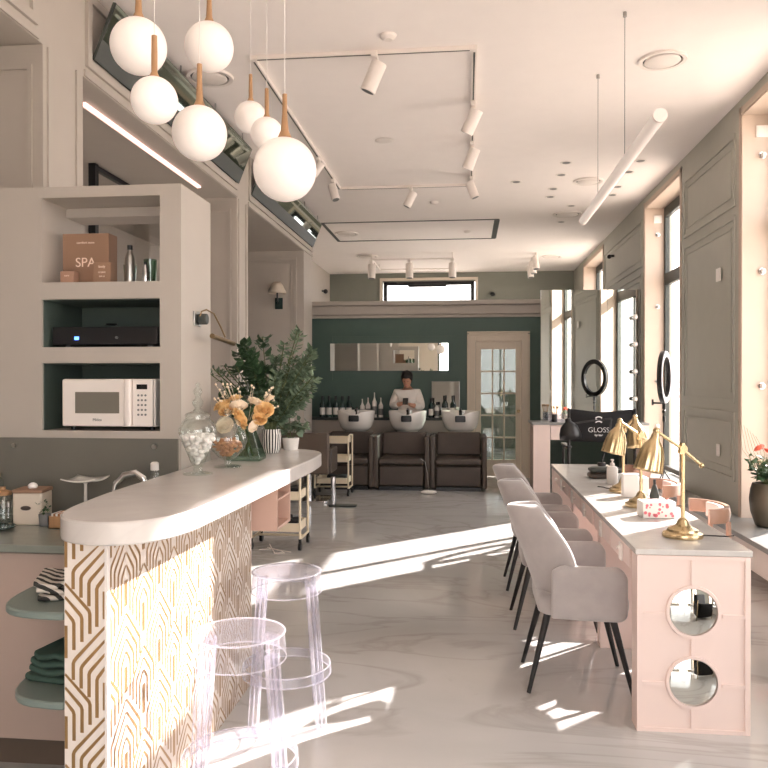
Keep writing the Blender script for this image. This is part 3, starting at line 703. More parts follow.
# brass picture light on the side of the niche unit
t = thing('picture_light', 'brass picture light with a dark round mount on the niche unit side', 'wall lamp', (BX, 3.55, 1.79))
MB().box(-.001, .008, -.06, .04, -.035, .035).mk('backplate', M['steel'], t, bevel=.003)
MB().cyl((.008, .0, 0), (.05, 0, 0), .026).mk('mount', M['greyd'], t, bevel=.004)
MB().tube([(.02, -.02, .01), (.028, -.02, .035), (.045, .0, .045), (.065, .05, .03), (.085, .09, -.03), (.10, .115, -.08)], .004, 8).mk('arm', M['bronze'], t)
MB().cyl((.10, -.08, -.085), (.10, .25, -.105), .012).mk('shade_tube', M['bronze'], t)
# ---------------------------------------------------------------- clear bar stools
def stool(label, x, y):
    t = thing('bar_stool', label, 'stool', (x, y, 0), 0, 'clear bar stools in front of the bar')
    MB().lathe([(0, .640), (.135, .640), (.150, .642), (.1535, .646), (.150, .650), (.13, .651), (0, .651)], 44).mk('seat', M['poly'], t, smooth=50); MB().torus((0, 0, .646), .1525, .0035, 44, 6).torus((0, 0, .560), .157, .0025, 44, 6).mk('seat_rim', M['polyedge'], t)
    MB().rings([[(r*math.cos(2*PI*k/44), r*math.sin(2*PI*k/44), z) for k in range(44)] for r, z in ((.150, .640), (.154, .60), (.157, .56))], False, False).mk('apron', M['poly'], t)
    for k in range(4):
        a = PI/4+k*PI/2+.25; m = MB(); rg = []
        for z, r in ((.60, .150), (.40, .170), (.20, .188), (0.001, .205)):
            c, s = math.cos(a), math.sin(a); w_ = .026; rg.append([((r+dx)*c-dy*s, (r+dx)*s+dy*c, z) for dx, dy in ((.006, -w_), (.010, 0), (.006, w_), (-.012, w_*.7), (-.016, 0), (-.012, -w_*.7))])
        m.rings(rg)
        m.m = 1
        for q in (0, 2, 3, 5): m.tube([r_[q] for r_ in rg], .0028, 5)
        m.mk('leg', [M['poly'], M['polyedge']], t, smooth=20)
    MB().rings([[(r*math.cos(2*PI*k/44), r*math.sin(2*PI*k/44), z) for k in range(44)] for r, z in ((.190, .235), (.196, .235), (.199, .195), (.193, .195), (.190, .235))], False, False).mk('footrest_ring', M['poly'], t); MB().torus((0, 0, .235), .193, .0032, 44, 6).torus((0, 0, .195), .196, .0032, 44, 6).mk('ring_rim', M['polyedge'], t)
    return t
s1 = stool('clear plastic bar stool, the nearer one, close to the striped bar', -.765, 2.53)
s2 = stool('clear plastic bar stool farther back, near the far end of the striped bar', -.80, 3.36)

# ---------------------------------------------------------------- globe pendants
GL = [(-1.185, 2.68, 2.71, .10, 'white globe pendant with an oak neck, largest in the top left of the cluster'),
      (-1.065, 3.10, 2.883, .10, 'white globe pendant with an oak neck in front of the round ceiling vent'),
      (-1.01, 2.405, 2.408, .075, 'small white globe pendant, the nearest of the cluster, below the top left one'),
      (-.982, 2.75, 2.41, .10, 'white globe pendant with an oak neck hanging lowest on the left of the cluster'),
      (-1.147, 4.0, 2.899, .085, 'white globe pendant farthest back, partly hidden by two nearer ones'),
      (-.932, 3.52, 2.653, .075, 'small white globe pendant directly behind the largest right globe'),
      (-.719, 2.99, 2.334, .125, 'large white globe pendant, lowest and rightmost of the cluster')]
def globe(x, y, z, r, label, zc=CZ):
    t = thing('globe_pendant', label, 'pendant lamp', (x, y, z), 0, 'globe pendants over the bar' if y > 0 else 'globe pendants at the front')
    MB().sphere((0, 0, 0), r, 40, rings=26).mk('globe', M['opal'], t, smooth=80)
    h = .155*(r/.1)**.5
    MB().lathe([(r*.28, r*.955), (r*.22, r*1.02), (r*.13, r*1.22), (.010, r+h*.55), (.009, r+h), (0, r+h)], 20).mk('neck', M['wood'], t)
    MB().cyl((0, 0, r+h), (0, 0, zc-z-.012), .0016, n=6).mk('cord', M['paper'], t)
    MB().cyl((0, 0, zc-z-.014), (0, 0, zc-z), .035).mk('canopy', M['white'], t)
for g in GL: globe(*g)

# ---------------------------------------------------------------- ceiling fittings
# big track rectangle with spots
t = thing('ceiling_track', 'large white rectangular lighting track in the middle of the ceiling', 'track', (0, 0, CZ-.03))
A = [(-1.56, 5.5), (.05, 5.5), (.05, 9.35), (-1.56, 9.35)]
m = MB(); dk = MB()
for i in range(4):
    (xa, ya), (xb, yb) = A[i], A[(i+1) % 4]
    x0, x1, y0, y1 = min(xa, xb)-.018, max(xa, xb)+.018, min(ya, yb)-.018, max(ya, yb)+.018
    if x1-x0 < .1: m.box(x0, x1, y0+.0362, y1-.0362, 0, .029)
    else: m.box(x0, x1, y0, y1, 0, .029)
    if x1-x0 < .1: dk.box(xa-.006, xa+.006, y0+.05, y1-.05, -.0012, .001)
    else: dk.box(x0+.05, x1-.05, ya-.006, ya+.006, -.0012, .001)
m.mk('rail', M['white'], t, smooth=0); dk.mk('groove', M['greyd'], t, smooth=0)
def spot(x, y, dirv, label, size=1., z=None, group='track spotlights'):
    z = CZ-.03 if z is None else z
    t = thing('track_spotlight', label, 'spotlight', (x, y, z), 0, group)
    MB().box(-.016*size, .016*size, -.06*size, .06*size, -.03*size, -.001).mk('adapter', M['white'], t, bevel=.003)
    MB().cyl((0, 0, -.03*size), (0, 0, -.06*size), .008*size).mk('stem', M['white'], t)
    d = Vector(dirv).normalized(); c = Vector((0, 0, -.10*size))
    m = MB(); m.cyl(c-d*.06*size, c+d*.10*size, .042*size, n=24); m.mk('head', M['white'], t, bevel=.004)
    m = MB(); m.cyl(c+d*.1005*size, c+d*.102*size, .034*size, n=20); m.mk('lens', M['grey'], t)
SP = [(-.66, 5.5, (-.45, .1, -1), 1.35, 'big white spotlight on the near side of the large ceiling track'),
      (-1.56, 8.9, (.3, -.2, -1), 1.2, 'white spotlight at the far left corner of the large track'),
      (-.68, 9.35, (-.5, 0, -1), 1.2, 'white spotlight on the far side of the large track'),
      (.05, 6.55, (-.5, .3, -1), 1.3, 'white spotlight, nearest on the right side of the large track'),
      (.05, 7.65, (-.4, .3, -1), 1.3, 'white spotlight, middle one on the right side of the large track'),
      (.05, 8.95, (.4, 0, -1), 1.2, 'white spotlight at the far right corner of the large track'),
      (-1.56, 8.0, (-.7, 0, -1), 1.0, 'white spotlight on the left rail behind the largest globe')]
for x, y, d, s, lb in SP: spot(x, y, d, lb, s)
t = thing('ceiling_track', 'small white lighting track above the high back window', 'track', (0, 0, CZ-.13))
m = MB()
for x0, x1, y0, y1 in ((-1.80, -.25, 14.3, 14.34), (-1.80, -.25, 15.6, 15.64), (-1.80, -1.76, 14.34, 15.6), (-.29, -.25, 14.34, 15.6)): m.box(x0, x1, y0, y1, 0, .03)
m.mk('rail', M['white'], t, smooth=0)
for x in (-1.78, -.27):
    for y in (14.32, 15.62): MB().cyl((x, y, .03), (x, y, .13), .008).mk('hanger', M['white'], t)
for x, lb in ((-1.78, 'left'), (-1.07, 'middle'), (-.27, 'right')): spot(x, 14.32, (0, -.1, -1), 'white spotlight at the %s of the small back track' % lb, 1.7, CZ-.13, 'spotlights on the back track')
for k, (y, lb) in enumerate(((14.6, 'nearest'), (15.2, 'middle'), (15.8, 'farthest'))): spot(1.27, y, (.1, -.2, -1), '%s of three white spotlights in the back right ceiling corner' % lb, 1.5, CZ, 'spotlights in the back right corner')
# dark slot rectangle, ring vents, downlights, detectors
m = MB()
for x0, x1, y0, y1 in ((-2.2, .47, 11.42, 11.47), (-2.2, .47, 12.95, 13.0), (-2.2, -2.15, 11.47, 12.95), (.40, .48, 11.47, 12.95)): m.box(x0, x1, y0, y1, CZ-.006, CZ-.0005)
o = m.mk('air_slot', M['greyd'], smooth=0); tag(o, 'thin dark rectangular air slot in the ceiling over the basins', 'vent')
def ring(name, x, y, r, label, mt, dark=1):
    t = thing(name, label, 'vent', (x, y, CZ))
    MB().lathe([(r*.82, -.001), (r*.84, -.016), (r, -.018), (r*1.03, -.001)], 40).mk('rim', M['white'], t)
    MB().lathe([(0, -.022), (r*.70, -.022), (r*.76, -.016), (r*.70, -.012), (0, -.012)], 36).mk('disc', M['white'], t)
    MB().lathe([(r*.72, -.002), (r*.83, -.002)], 36).mk('gap', M['greyd'], t)
for x, y, r, lb in ((1.436, 5.88, .17, 'round white ceiling vent, the nearest one, right of the hanging tube'), (1.43, 9.35, .17, 'round white ceiling vent behind the wire of the hanging tube'), (1.42, 11.18, .2, 'round white ceiling vent left of the far end of the hanging tube'), (-1.94, 12.3, .19, 'round white ceiling vent inside the dark slot rectangle'), (-2.0, 5.83, .18, 'round white ceiling vent behind the globe pendants'), (-1.9, 14.6, .2, 'round white ceiling vent in the far left corner'), (1.6, 15.0, .2, 'round white ceiling vent in the far right corner')): ring('ceiling_vent', x, y, r, lb, None)
DL = [(.583, 9.31), (1.075, 8.55), (1.08, 9.05), (1.06, 9.70), (1.068, 10.12), (1.408, 10.67), (1.40, 11.74), (1.861, 8.56), (1.824, 9.0), (1.831, 9.68), (1.846, 10.10)]
for x, y in DL:
    t = thing('downlight', 'small round unlit recessed downlight in the right part of the ceiling', 'downlight', (x, y, CZ), 0, 'small recessed downlights')
    MB().lathe([(.045, -.001), (.048, -.006), (.066, -.004), (.068, -.001)], 24).mk('rim', M['white'], t); MB().lathe([(0, -.002), (.045, -.002)], 20).mk('lens', M['grey'], t)
for x, y, r, lb in ((-.541, 5.26, .06, 'white smoke detector just in front of the large track'), (-.437, 10.24, .06, 'white smoke detector just beyond the large track'), (-.81, 7.57, .1, 'flat white ceiling speaker inside the large track'), (.0, 12.3, .06, 'white smoke detector over the basins')):
    o = MB().lathe([(0, -.035 if r < .08 else -.006), (r*.5, -.035 if r < .08 else -.006), (r*.9, -.018 if r < .08 else -.005), (r, -.001)], 28).mk('smoke_detector' if r < .08 else 'ceiling_speaker', M['white'], loc=(x, y, CZ)); tag(o, lb, 'detector' if r < .08 else 'speaker')
# tube lamp on two wires
t = thing('tube_pendant', 'long white tube lamp hanging on two thin wires', 'pendant lamp', (1.0, 5.5, 2.88))
MB().cyl((0, -1.35, 0), (0, 1.3, 0), .036, n=28).mk('tube', M['opal'], t, bevel=.004)
for y in (-1.36, 1.30): MB().cyl((0, y-.004, 0), (0, y+.014, 0), .037, n=28).mk('end_cap', M['white'], t)
for y in (-.4, .62):
    MB().cyl((.01, y, .036), (.01, y, CZ-2.88-.01), .0022, n=6).mk('wire', M['grey'], t); MB().cyl((.01, y, CZ-2.88-.03), (.01, y, CZ-2.88), .012).mk('wire_mount', M['steel'], t)
# lit strip under the left beam
t = thing('led_strip', 'glowing pinkish light strip under the low ceiling left of the globes', 'strip light', (-2.51, 5.92, 3.329))
MB().box(-.016, .016, -1.10, 1.10, -.020, -.001).mk('diffuser', M['led'], t, bevel=.004)
MB().box(-.028, -.022, -1.13, 1.13, -.02, 0).mk('profile', M['white'], t, smooth=0)
# tilted mirrors over the arcade
for y0, y1, lb in ((4.50, 7.50, 'long tilted mirror high on the left wall behind the globe pendants'), (7.97, 11.22, 'long tilted mirror high on the left wall, the farther one')):
    t = thing('tilted_mirror', lb, 'mirror', (XL, y0, 3.47)); L_ = y1-y0
    m = MB(); m.rings([[(.012, y, 0), (.03, y, -.004), (.165, y, .335), (.147, y, .339)] for y in (0, L_)]); m.mk('backing', M['greyd'], t, smooth=0)
    m = MB(); m.add([(.0312, .01, .002), (.0312, L_-.01, .002), (.1652, L_-.01, .330), (.1652, .01, .330)], [(0, 1, 2, 3)]); m.mk('mirror_glass', M['mirrord'], t, smooth=0)
    for k in range(4): MB().cyl((.155, .3+k*(L_-.6)/3, .338), (.155, .3+k*(L_-.6)/3, .398), .006).mk('hanger', M['steel'], t)
# black framed glass partition in the alcove
t = thing('glass_partition', 'black framed glass partition seen in the alcove under the light strip', 'partition', (-3.14, 6.2, 0))
m = MB()
for y in (0, 2.2, 4.3): m.box(-.03, .03, y-.03, y+.03, 0, 3.325)
m.box(-.02, .02, .031, 4.27, 3.28, 3.32); m.box(-.02, .02, .031, 2.169, 0, .08)
m.mk('frame', M['black'], t, smooth=0); MB().box(-.004, .004, .03, 4.27, .08, 3.28).mk('glass_pane', M['glass'], t, smooth=0)

# sconce
t = thing('wall_sconce', 'wall sconce with a cream fabric shade on a black bracket', 'wall lamp', (-2.655, 10.70, 2.585))
MB().box(-.055, .055, -.03, -.001, -.08, .08).mk('backplate', M['bluegreen'], t, bevel=.006)
MB().tube([(0, -.03, .0), (0, -.10, .02), (0, -.11, .08), (0, -.11, .17)], .012, 10).mk('arm', M['black'], t)
MB().lathe([(.125, .13), (.12, .16), (.075, .25), (.045, .29)], 28, (0, -.11, 0)).mk('lamp_shade', M['cream'], t, solid=.004)

# switches, sockets
def plate(label, loc, ax, w_=.085, h=.085, name='wall_socket', n=1):
    t = thing(name, label, 'socket' if 'socket' in name else 'switch', loc, {'-x': R(90), '-y': 0, '+x': R(-90)}[ax] if ax != '-x' else R(-90))
    MB().box(-w_/2, w_/2, -.010, -.0005, -h/2, h/2).mk('plate', M['paper'], t, bevel=.003)
    for k in range(n): MB().box(-w_/2+.012+k*(w_/n), -w_/2+(k+1)*(w_/n)-.012, -.013, -.009, -h/2+.014, h/2-.014).mk('rocker', M['white'], t, bevel=.002)
    return t
plate('white double plate high on the sage panel between the windows', (XR-.015, 7.30, 2.46), '-x', .12, .12, 'wall_switch', 1)
plate('white socket low on the sage panel between the windows', (XR-.015, 7.30, .86), '-x', .085, .11, 'wall_socket', 1)
plate('white socket on the green wall left of the door', (-.17, 12.0, 1.14), '-y', .09, .09)
plate('double white socket on the green wall behind the woman', (-1.0, 12.0, 1.14), '-y', .17, .09, 'wall_socket', 2)
plate('white socket low on the cream wall by the bar end', (-2.46, 10.70, .98), '-y', .09, .12)
# bulbs and switch on the window reveals
for y, zs, wlb in ((6.742, (3.38, 2.41, 1.45), 'nearer'), (10.282, (3.38, 2.45, 1.48, .9), 'farther')):
    for k, z in enumerate(zs):
        t = thing('makeup_bulb', 'small round unlit bulb on the %s window reveal, %s' % (wlb, ('top one', 'second from the top', 'third from the top', 'lowest one')[k]), 'bulb', (2.455, y, z), 0, 'bulbs on the window reveals')
        MB().cyl((0, 0, 0), (0, -.012, 0), .028).mk('bulb_holder', M['chrome'], t); MB().sphere((0, -.034, 0), .022, 16, rings=10).mk('bulb', M['ceramic'], t)
    t = plate('square cream plate above the top bulb of the %s window reveal' % wlb, (2.455, y, zs[0]+.20), '-y', .10, .10, 'wall_switch')
t = thing('security_camera', 'small black camera high on the far pier of the right wall', 'camera', (XR-.001, 12.4, 3.45), R(90))
MB().cyl((0, 0, 0), (0, .05, 0), .02).mk('mount', M['black'], t); MB().sphere((0, .075, -.01), .035, 14).mk('camera_head', M['black'], t)
for x, y, rz, lb in ((-3.05, 16.0, R(-90), 'small black camera on the far left wall above the partition'), (.55, 16.98, R(180), 'small dark camera on the far wall right of the high window')):
    t = thing('security_camera', lb, 'camera', (x, y, 3.38), rz); MB().cyl((0, 0, 0), (0, .05, 0), .025).mk('mount', M['grey'], t); MB().sphere((0, .08, -.01), .05, 14).mk('camera_head', M['black'], t)

# ---------------------------------------------------------------- pink manicure table
t = thing('manicure_table', 'long blush pink manicure table with a pale stone top and round mirrors in its end', 'table', (.955, 3.378, 0))
w2, LEN, TZ = .232, 3.33, .78
MB().box(-w2-.008, w2+.008, -.008, LEN, .755, TZ).mk('tabletop', M['tablestone'], t, bevel=.003)
m = MB()
m.box(-w2, w2, 0, .10, 0, .754)
# raised grid of battens on the end panel, with rings round the mirrors
for x in (-w2, w2-.022): m.box(x, x+.022, -.0062, 0, 0, .7535)
m.box(-w2+.0225, w2-.0225, -.006, 0, .736, .753); m.box(-w2+.0225, w2-.0225, -.006, 0, 0.0005, .018)
for z in (.206, .50): m.box(-w2+.0225, -.118, -.006, 0, z-.008, z+.008); m.box(.118, w2-.0225, -.006, 0, z-.008, z+.008)
for z0, z1 in ((.019, .105), (.325, .405), (.625, .7355)): m.box(-.009, .009, -.006, 0, z0, z1)
m.mk('end_panel', M['pink'], t, smooth=0)
pnl = [o for o in kids(t) if o.name.startswith('end_panel')][0]
for z in (.215, .515):
    m = MB(); m.lathe([(.100, 0), (.100, .008), (.112, .008), (.114, 0)], 48)
    q = m.mk('mirror_rim', M['pink'], pnl); q.location = (.0, -.0005, z); q.rotation_euler = (R(90), 0, 0)
    m = MB(); m.lathe([(0, .0035), (.096, .0035), (.100, .001)], 48)
    q = m.mk('round_mirror', M['mirror'], pnl); q.location = (.0, -.0005, z); q.rotation_euler = (R(90), 0, 0)
for y0, y1, x0, x1 in ((1.02, 1.12, -w2+.02, w2-.02), (2.12, 2.22, -w2+.02, w2-.02), (LEN-.11, LEN-.01, -w2, w2)): MB().box(x0, x1, y0, y1, 0, .65 if y0 < 3 else .754).mk('leg_panel', M['pink'], t, smooth=0)
MB().box(-w2+.015, w2-.015, .10, LEN-.11, .651, .754).mk('drawer_body', M['pink'], t, smooth=0)
k = 0
for y0 in (.16, 1.20, 2.24):
    for dx in (0, .48):
        f = MB().box(-w2+.002, -w2+.0145, y0+dx, y0+dx+.46, .655, .748).mk('drawer', M['pink'], t, bevel=.003)
        MB().cyl((-w2+.002, y0+dx+.23, .70), (-w2-.012, y0+dx+.23, .70), .009).mk('knob', M['white'], f)
for y in (.30, .85, 1.45, 2.0, 2.6): 
    q = MB().box(-w2-.008, -w2+.001, y, y+.06, .655, .735).mk('socket_plate', M['paper'], t, bevel=.002)

# brass desk lamps
def desk_lamp(x, y, label, rz=0):
    t = thing('desk_lamp', label, 'desk lamp', (x, y, TZ+.001), rz, 'brass desk lamps on the manicure table')
    MB().lathe([(0, 0), (.088, 0), (.09, .006), (.088, .018), (.070, .026), (.066, .036), (.040, .048), (.030, .056), (.022, .075), (.014, .085), (.0, .09)], 44).mk('base', M['gold'], t, smooth=40)
    MB().cyl((0, 0, .08), (0, 0, .395), .0095, n=18).mk('pole', M['gold'], t)
    m = MB(); m.cyl((0, -.02, .405), (0, .02, .405), .017); m.cyl((-.012, 0, .38), (-.012+.012, 0, .43), .013); m.mk('joint', M['gold'], t)
    MB().tube([(.075, 0, .335), (0, 0, .400), (-.115, 0, .482)], .0075, 12).mk('arm', M['gold'], t)
    m = MB(); m.sphere((.083, 0, .328), .013, 12); m.sphere((-.118, 0, .485), .016, 14); m.mk('arm_ball', M['gold'], t)
    # ribbed bell shade hanging from the arm
    n = 72; prof = [(.012, .012), (.018, -.004), (.020, -.020), (.028, -.032), (.044, -.055), (.055, -.09), (.061, -.125), (.064, -.160), (.066, -.172)]
    m = MB(); m.rings([[(r*(1+(.035 if j > 3 else 0)*math.cos(12*2*PI*k/n))*math.cos(2*PI*k/n), r*(1+(.035 if j > 3 else 0)*math.cos(12*2*PI*k/n))*math.sin(2*PI*k/n), z) for k in range(n)] for j, (r, z) in enumerate(prof)], True, False)
    sh = m.mk('lamp_shade', M['gold'], t, smooth=60, solid=.002); sh.location = (-.120, 0, .468); sh.rotation_euler = (0, R(12), 0)
    b = MB().sphere((0, 0, -.08), .028, 14).mk('bulb', M['opal'], sh)
    MB().tube([(.08, .0, .008), (.15, .02, .003), (.20, .01, .003), (.235, .03, .003)], .003, 6).mk('power_cord', M['black'], t)
desk_lamp(.985, 3.65, 'brass desk lamp with a ribbed bell shade, nearest on the manicure table')
desk_lamp(.985, 4.50, 'brass desk lamp standing just behind the floral tissue box')
desk_lamp(1.0, 5.08, 'brass desk lamp farthest back, its shade turned toward the windows', R(115))
# things on the table
t = thing('tissue_box', 'white tissue box printed with pink flowers on the manicure table', 'tissue box', (.99, 4.17, TZ+.001), R(4))
MB().box(-.085, .085, -.055, .055, 0, .085).mk('carton', M['paper'], t, bevel=.003)
m = MB(); rnd = random.Random(2)
for k in range(46):
    x = rnd.uniform(-.075, .075); 
    if k < 24: p = (x, rnd.uniform(-.045, .045), .0862); ax = 0
    else: p = (x, -.0562, rnd.uniform(.012, .078)); ax = 1
    r_ = rnd.uniform(.004, .010)
    m.add([(p[0]+r_*math.cos(a), p[1]+(0 if ax else r_*math.sin(a)), p[2]+(r_*math.sin(a) if ax else 0)) for a in [j*PI/4*1.0 for j in range(8)]], [tuple(range(8))])
c_ = [o for o in kids(t) if o.name.startswith('carton')][0]
m.mk('flower_print', M['rednail'], c_, smooth=0)
t = thing('pump_bottle', 'white pump bottle beside the grey pouch on the manicure table', 'bottle', (1.00, 5.45, TZ+.001))
MB().lathe([(0, 0), (.036, 0), (.038, .006), (.038, .105), (.030, .12), (.014, .125)], 24).mk('bottle_body', M['paper'], t)
MB().lathe([(.016, .124), (.016, .145), (.006, .147), (.006, .16), (.012, .162), (.012, .17), (0, .172)], 18).mk('pump', M['white'], t)
t = thing('zip_pouch', 'dark grey and maroon pouch lying beyond the white pump bottle', 'pouch', (.985, 5.78, TZ+.002))
m = MB(); m.rings([rr(-.10*s_, .10*s_, -.07*s_, .07*s_, .02*s_, 4) and [(p[0], p[1], z) for p in rr(-.10*s_, .10*s_, -.07*s_, .07*s_, .02*s_, 4)] for s_, z in ((.85, 0), (1, .01), (1, .028), (.8, .04))]); m.mk('lower_pouch', M['brown'], t)
m = MB(); m.rings([[(p[0]+.03, p[1]+.01, z) for p in rr(-.12*s_, .12*s_, -.08*s_, .08*s_, .03*s_, 4)] for s_, z in ((.85, .041), (1, .05), (1, .066), (.8, .075))]); m.mk('upper_pouch', M['greyd'], t)
t = thing('cosmetic_box', 'tall white carton between the brass lamps on the manicure table', 'box', (1.0, 4.88, TZ+.001))
MB().box(-.045, .045, -.035, .035, 0, .14).mk('carton', M['paper'], t, bevel=.003); text('NAIL', .02, M['grey'], t, (0, -.0356, .09)) if 0 else None
t = thing('cosmetic_box', 'low white carton right of the tall white carton', 'box', (1.09, 4.95, TZ+.001))
MB().box(-.035, .035, -.03, .03, 0, .11).mk('carton', M['paper'], t, bevel=.003)
t = thing('nail_lamp', 'dark rounded nail lamp at the far right of the manicure table', 'nail lamp', (1.10, 5.25, TZ+.001))
m = MB(); m.rings([[(p[0]*s_, p[1]*s_, z) for p in rr(-.08, .08, -.09, .09, .04, 5)] for s_, z in ((.95, 0), (1, .02), (1, .05), (.8, .085), (.4, .10))]); m.mk('housing', M['grey'], t, smooth=60)
m = MB(); m.box(-.05, .05, -.092, -.07, .008, .045); m.mk('opening', M['black'], t, smooth=0)
t = thing('dark_bottle', 'small dark wedge-shaped bottle beside the low white carton', 'bottle', (1.125, 4.78, TZ+.001))
MB().lathe([(0, 0), (.028, 0), (.03, .02), (.016, .07), (.008, .09)], 20).mk('bottle_body', M['greyd'], t); MB().cyl((0, 0, .09), (0, 0, .12), .008).mk('cap', M['black'], t)

# ---------------------------------------------------------------- grey velvet armchairs
def armchair(label, x, y, rz=0):
    t = thing('armchair', label, 'chair', (x, y, 0), rz, 'grey velvet armchairs along the manicure table')
    # back shell
    def w_(v): return .20+.08*math.sin(v/.55*PI/2) if v < .55 else .28*math.sqrt(max(0, 1-((v-.55)/.45)**2.0))
    def f(u, v):
        v_ = v*.995; a = (u-.5)*2; ww = w_(v_); yy = a*ww
        xx = -.145-.175*v_**1.1+.21*abs(a)**2*(.30+.70*math.sin(PI*min(1, v_*.80+.02)))
        return (xx, yy, .375+.50*v_)
    m = MB(); m.sheet(f, 22, 20); m.mk('backrest', M['velvet'], t, smooth=60, solid=.042, bevel=0, sub=1)
    # seat
    m = MB(); pl = rr(-.19, .24, -.225, .225, .07, 6)
    m.rings([[(p[0]*s_+.0, p[1]*s_, z) for p in pl] for s_, z in ((.90, .375), (.98, .385), (1, .41), (1, .445), (.96, .468), (.85, .476))]); m.mk('seat', M['velvet'], t, smooth=60)
    for s in (-1, 1):
        # side panel curving out of the back
        def g(u, v, s=s):
            y = s*(.248+.030*math.sin(u*PI*.6)); xx = -.135+.345*u; top = .635-.03*(1-math.sin(min(1, u*5)*PI/2))
            cr = 0 if u < .86 else ((u-.86)/.14)**2*.05; top -= cr
            bt = .375+(.03*((u-.9)/.1)**2 if u > .9 else 0)
            return (xx, y+s*.012*v, bt+(top-bt)*v)
        m = MB(); m.sheet(g, 18, 8); m.mk('armrest', M['velvet'], t, smooth=60, solid=.048, sub=1)
    for sx, sy in ((-1, -1), (-1, 1), (1, -1), (1, 1)):
        m = MB(); m.tube([(sx*.15+.01, sy*.15, .376), (sx*.245+.01, sy*.20, .0)], [.018, .010], 14); m.mk('leg', M['blackm'], t)
    return t
armchair('grey velvet armchair with black legs, nearest of three at the manicure table', .53, 3.93)
armchair('grey velvet armchair with black legs, middle of three at the manicure table', .52, 4.86)
armchair('grey velvet armchair with black legs, farthest of three at the manicure table', .52, 5.72)

# wooden client chairs on the window side
def client_chair(label, x, y):
    t = thing('wooden_chair', label, 'chair', (x, y, 0), 0, 'wooden chairs on the window side of the table')
    pts = [(.145*math.cos(a), .20*math.sin(a), .785) for a in [R(d) for d in range(-90, 91, 8)]]
    m = MB(); rg = []
    for p in pts:
        r_ = Vector((p[0], p[1], 0)).normalized(); c = Vector(p)
        rg.append([tuple(c+r_*a_+Vector((0, 0, b_))) for a_, b_ in ((-.012, -.035), (.012, -.04), (.018, 0), (.012, .035), (-.012, .035), (-.016, 0))])
    m.rings(rg); m.mk('backrest', M['woodpink'], t, smooth=50, bevel=.002)
    m = MB(); rg = []
    for p in pts[5:-5]:
        r_ = Vector((p[0], p[1], 0)).normalized(); c = Vector(p)-r_*.03
        rg.append([tuple(c+r_*a_+Vector((0, 0, b_))) for a_, b_ in ((-.016, -.05), (.010, -.05), (.012, .03), (-.016, .03))])
    m.rings(rg); m.mk('back_pad', M['pink'], t, smooth=50, bevel=.004)
    m = MB(); pl = rr(-.21, .21, -.21, .21, .06); m.rings([[(p[0]*s_, p[1]*s_, z) for p in pl] for s_, z in ((.95, .42), (1, .43), (1, .465), (.9, .48))]); m.mk('seat', M['pink'], t, smooth=60)
    for sx, sy in ((-1, -1), (-1, 1), (1, -1), (1, 1)):
        m = MB(); m.tube([(sx*.125, sy*.19, 0), (sx*.115, sy*.17, .43)]+([(.115, sy*.15, .75)] if sx > 0 else []), [.012, .016, .013][:3 if sx > 0 else 2], 12); m.mk('leg', M['woodpink'], t)
    return t
client_chair('rosy wooden chair with a curved back, nearest on the window side', 1.26, 4.38)
client_chair('rosy wooden chair with a curved back, second on the window side', 1.25, 5.30)
client_chair('rosy wooden chair with a curved back, farthest on the window side', 1.25, 6.15)

# dangling cable at the ledge
t = thing('power_cable', 'coiled black cable with a plug hanging from the white ledge front', 'cable', (2.045, 5.25, .30))
m = MB(); m.tube([(.03, -.35, -.02), (0, -.33, -.03), (-.012, -.29, -.07), (-.012, -.26, -.14), (-.012, -.28, -.2)], .004, 8)
for k in range(5):
    a = .3+k*.16; m.tube([(-.012-.004*k, -.28+(.05+.006*k)*math.cos(q)*math.cos(a)-.13*math.sin(q)*.3*math.sin(a), -.20+.075*math.sin(q)+.02*math.cos(q+k)) for q in [j*2*PI/22 for j in range(23)]], .0035, 6)
m.mk('cord', M['black'], t)
MB().box(-.02, .03, -.375, -.335, -.035, -.012).mk('plug', M['black'], t, bevel=.004)
# flower pot on the ledge
t = thing('flower_pot', 'dark bronze pot with red flowers standing on the grey ledge', 'potted plant', (2.36, 6.35, .341))
MB().lathe([(0, 0), (.075, 0), (.09, .01), (.125, .12), (.135, .22), (.125, .30), (.11, .345), (.10, .345), (.10, .30), (0, .30)], 36).mk('pot', M['pot'], t)
rnd = random.Random(3); st = []
for k in range(34):
    a = rnd.uniform(0, 6.28); q = rnd.uniform(.05, .17); st.append([(0, 0, .3), (q*.5*math.cos(a), q*.5*math.sin(a), .40), (q*math.cos(a), q*math.sin(a), rnd.uniform(.40, .58))])
m = MB()
for s_ in st: m.tube(s_, .003, 5)
m.mk('stems', M['stem'], t)
m = MB(); leafcloud(m, st, None, 9, rnd, size=(.035, .06), w=.5, start=.4); m.mk('leaves', M['greenleaf'], t)
for p, r_, c in (((-.07, -.03, .62), .045, 'coral'), ((-.03, -.08, .60), .035, 'coral'), ((.02, -.05, .53), .03, 'creamp'), ((.07, .02, .60), .04, 'coral'), ((-.04, .05, .50), .028, 'creamp')): rose(t, p, r_, M[c], rnd, (-.6, -.3), 'blossom')
m = MB()
for a in range(7): m.tube([(0, 0, .35), (-.05-.02*a, .02*a-.06, .6), (-.12-.012*a, .03*a-.08, .72+.02*a)], .0015, 4)
m.mk('twigs', M['stem'], t)
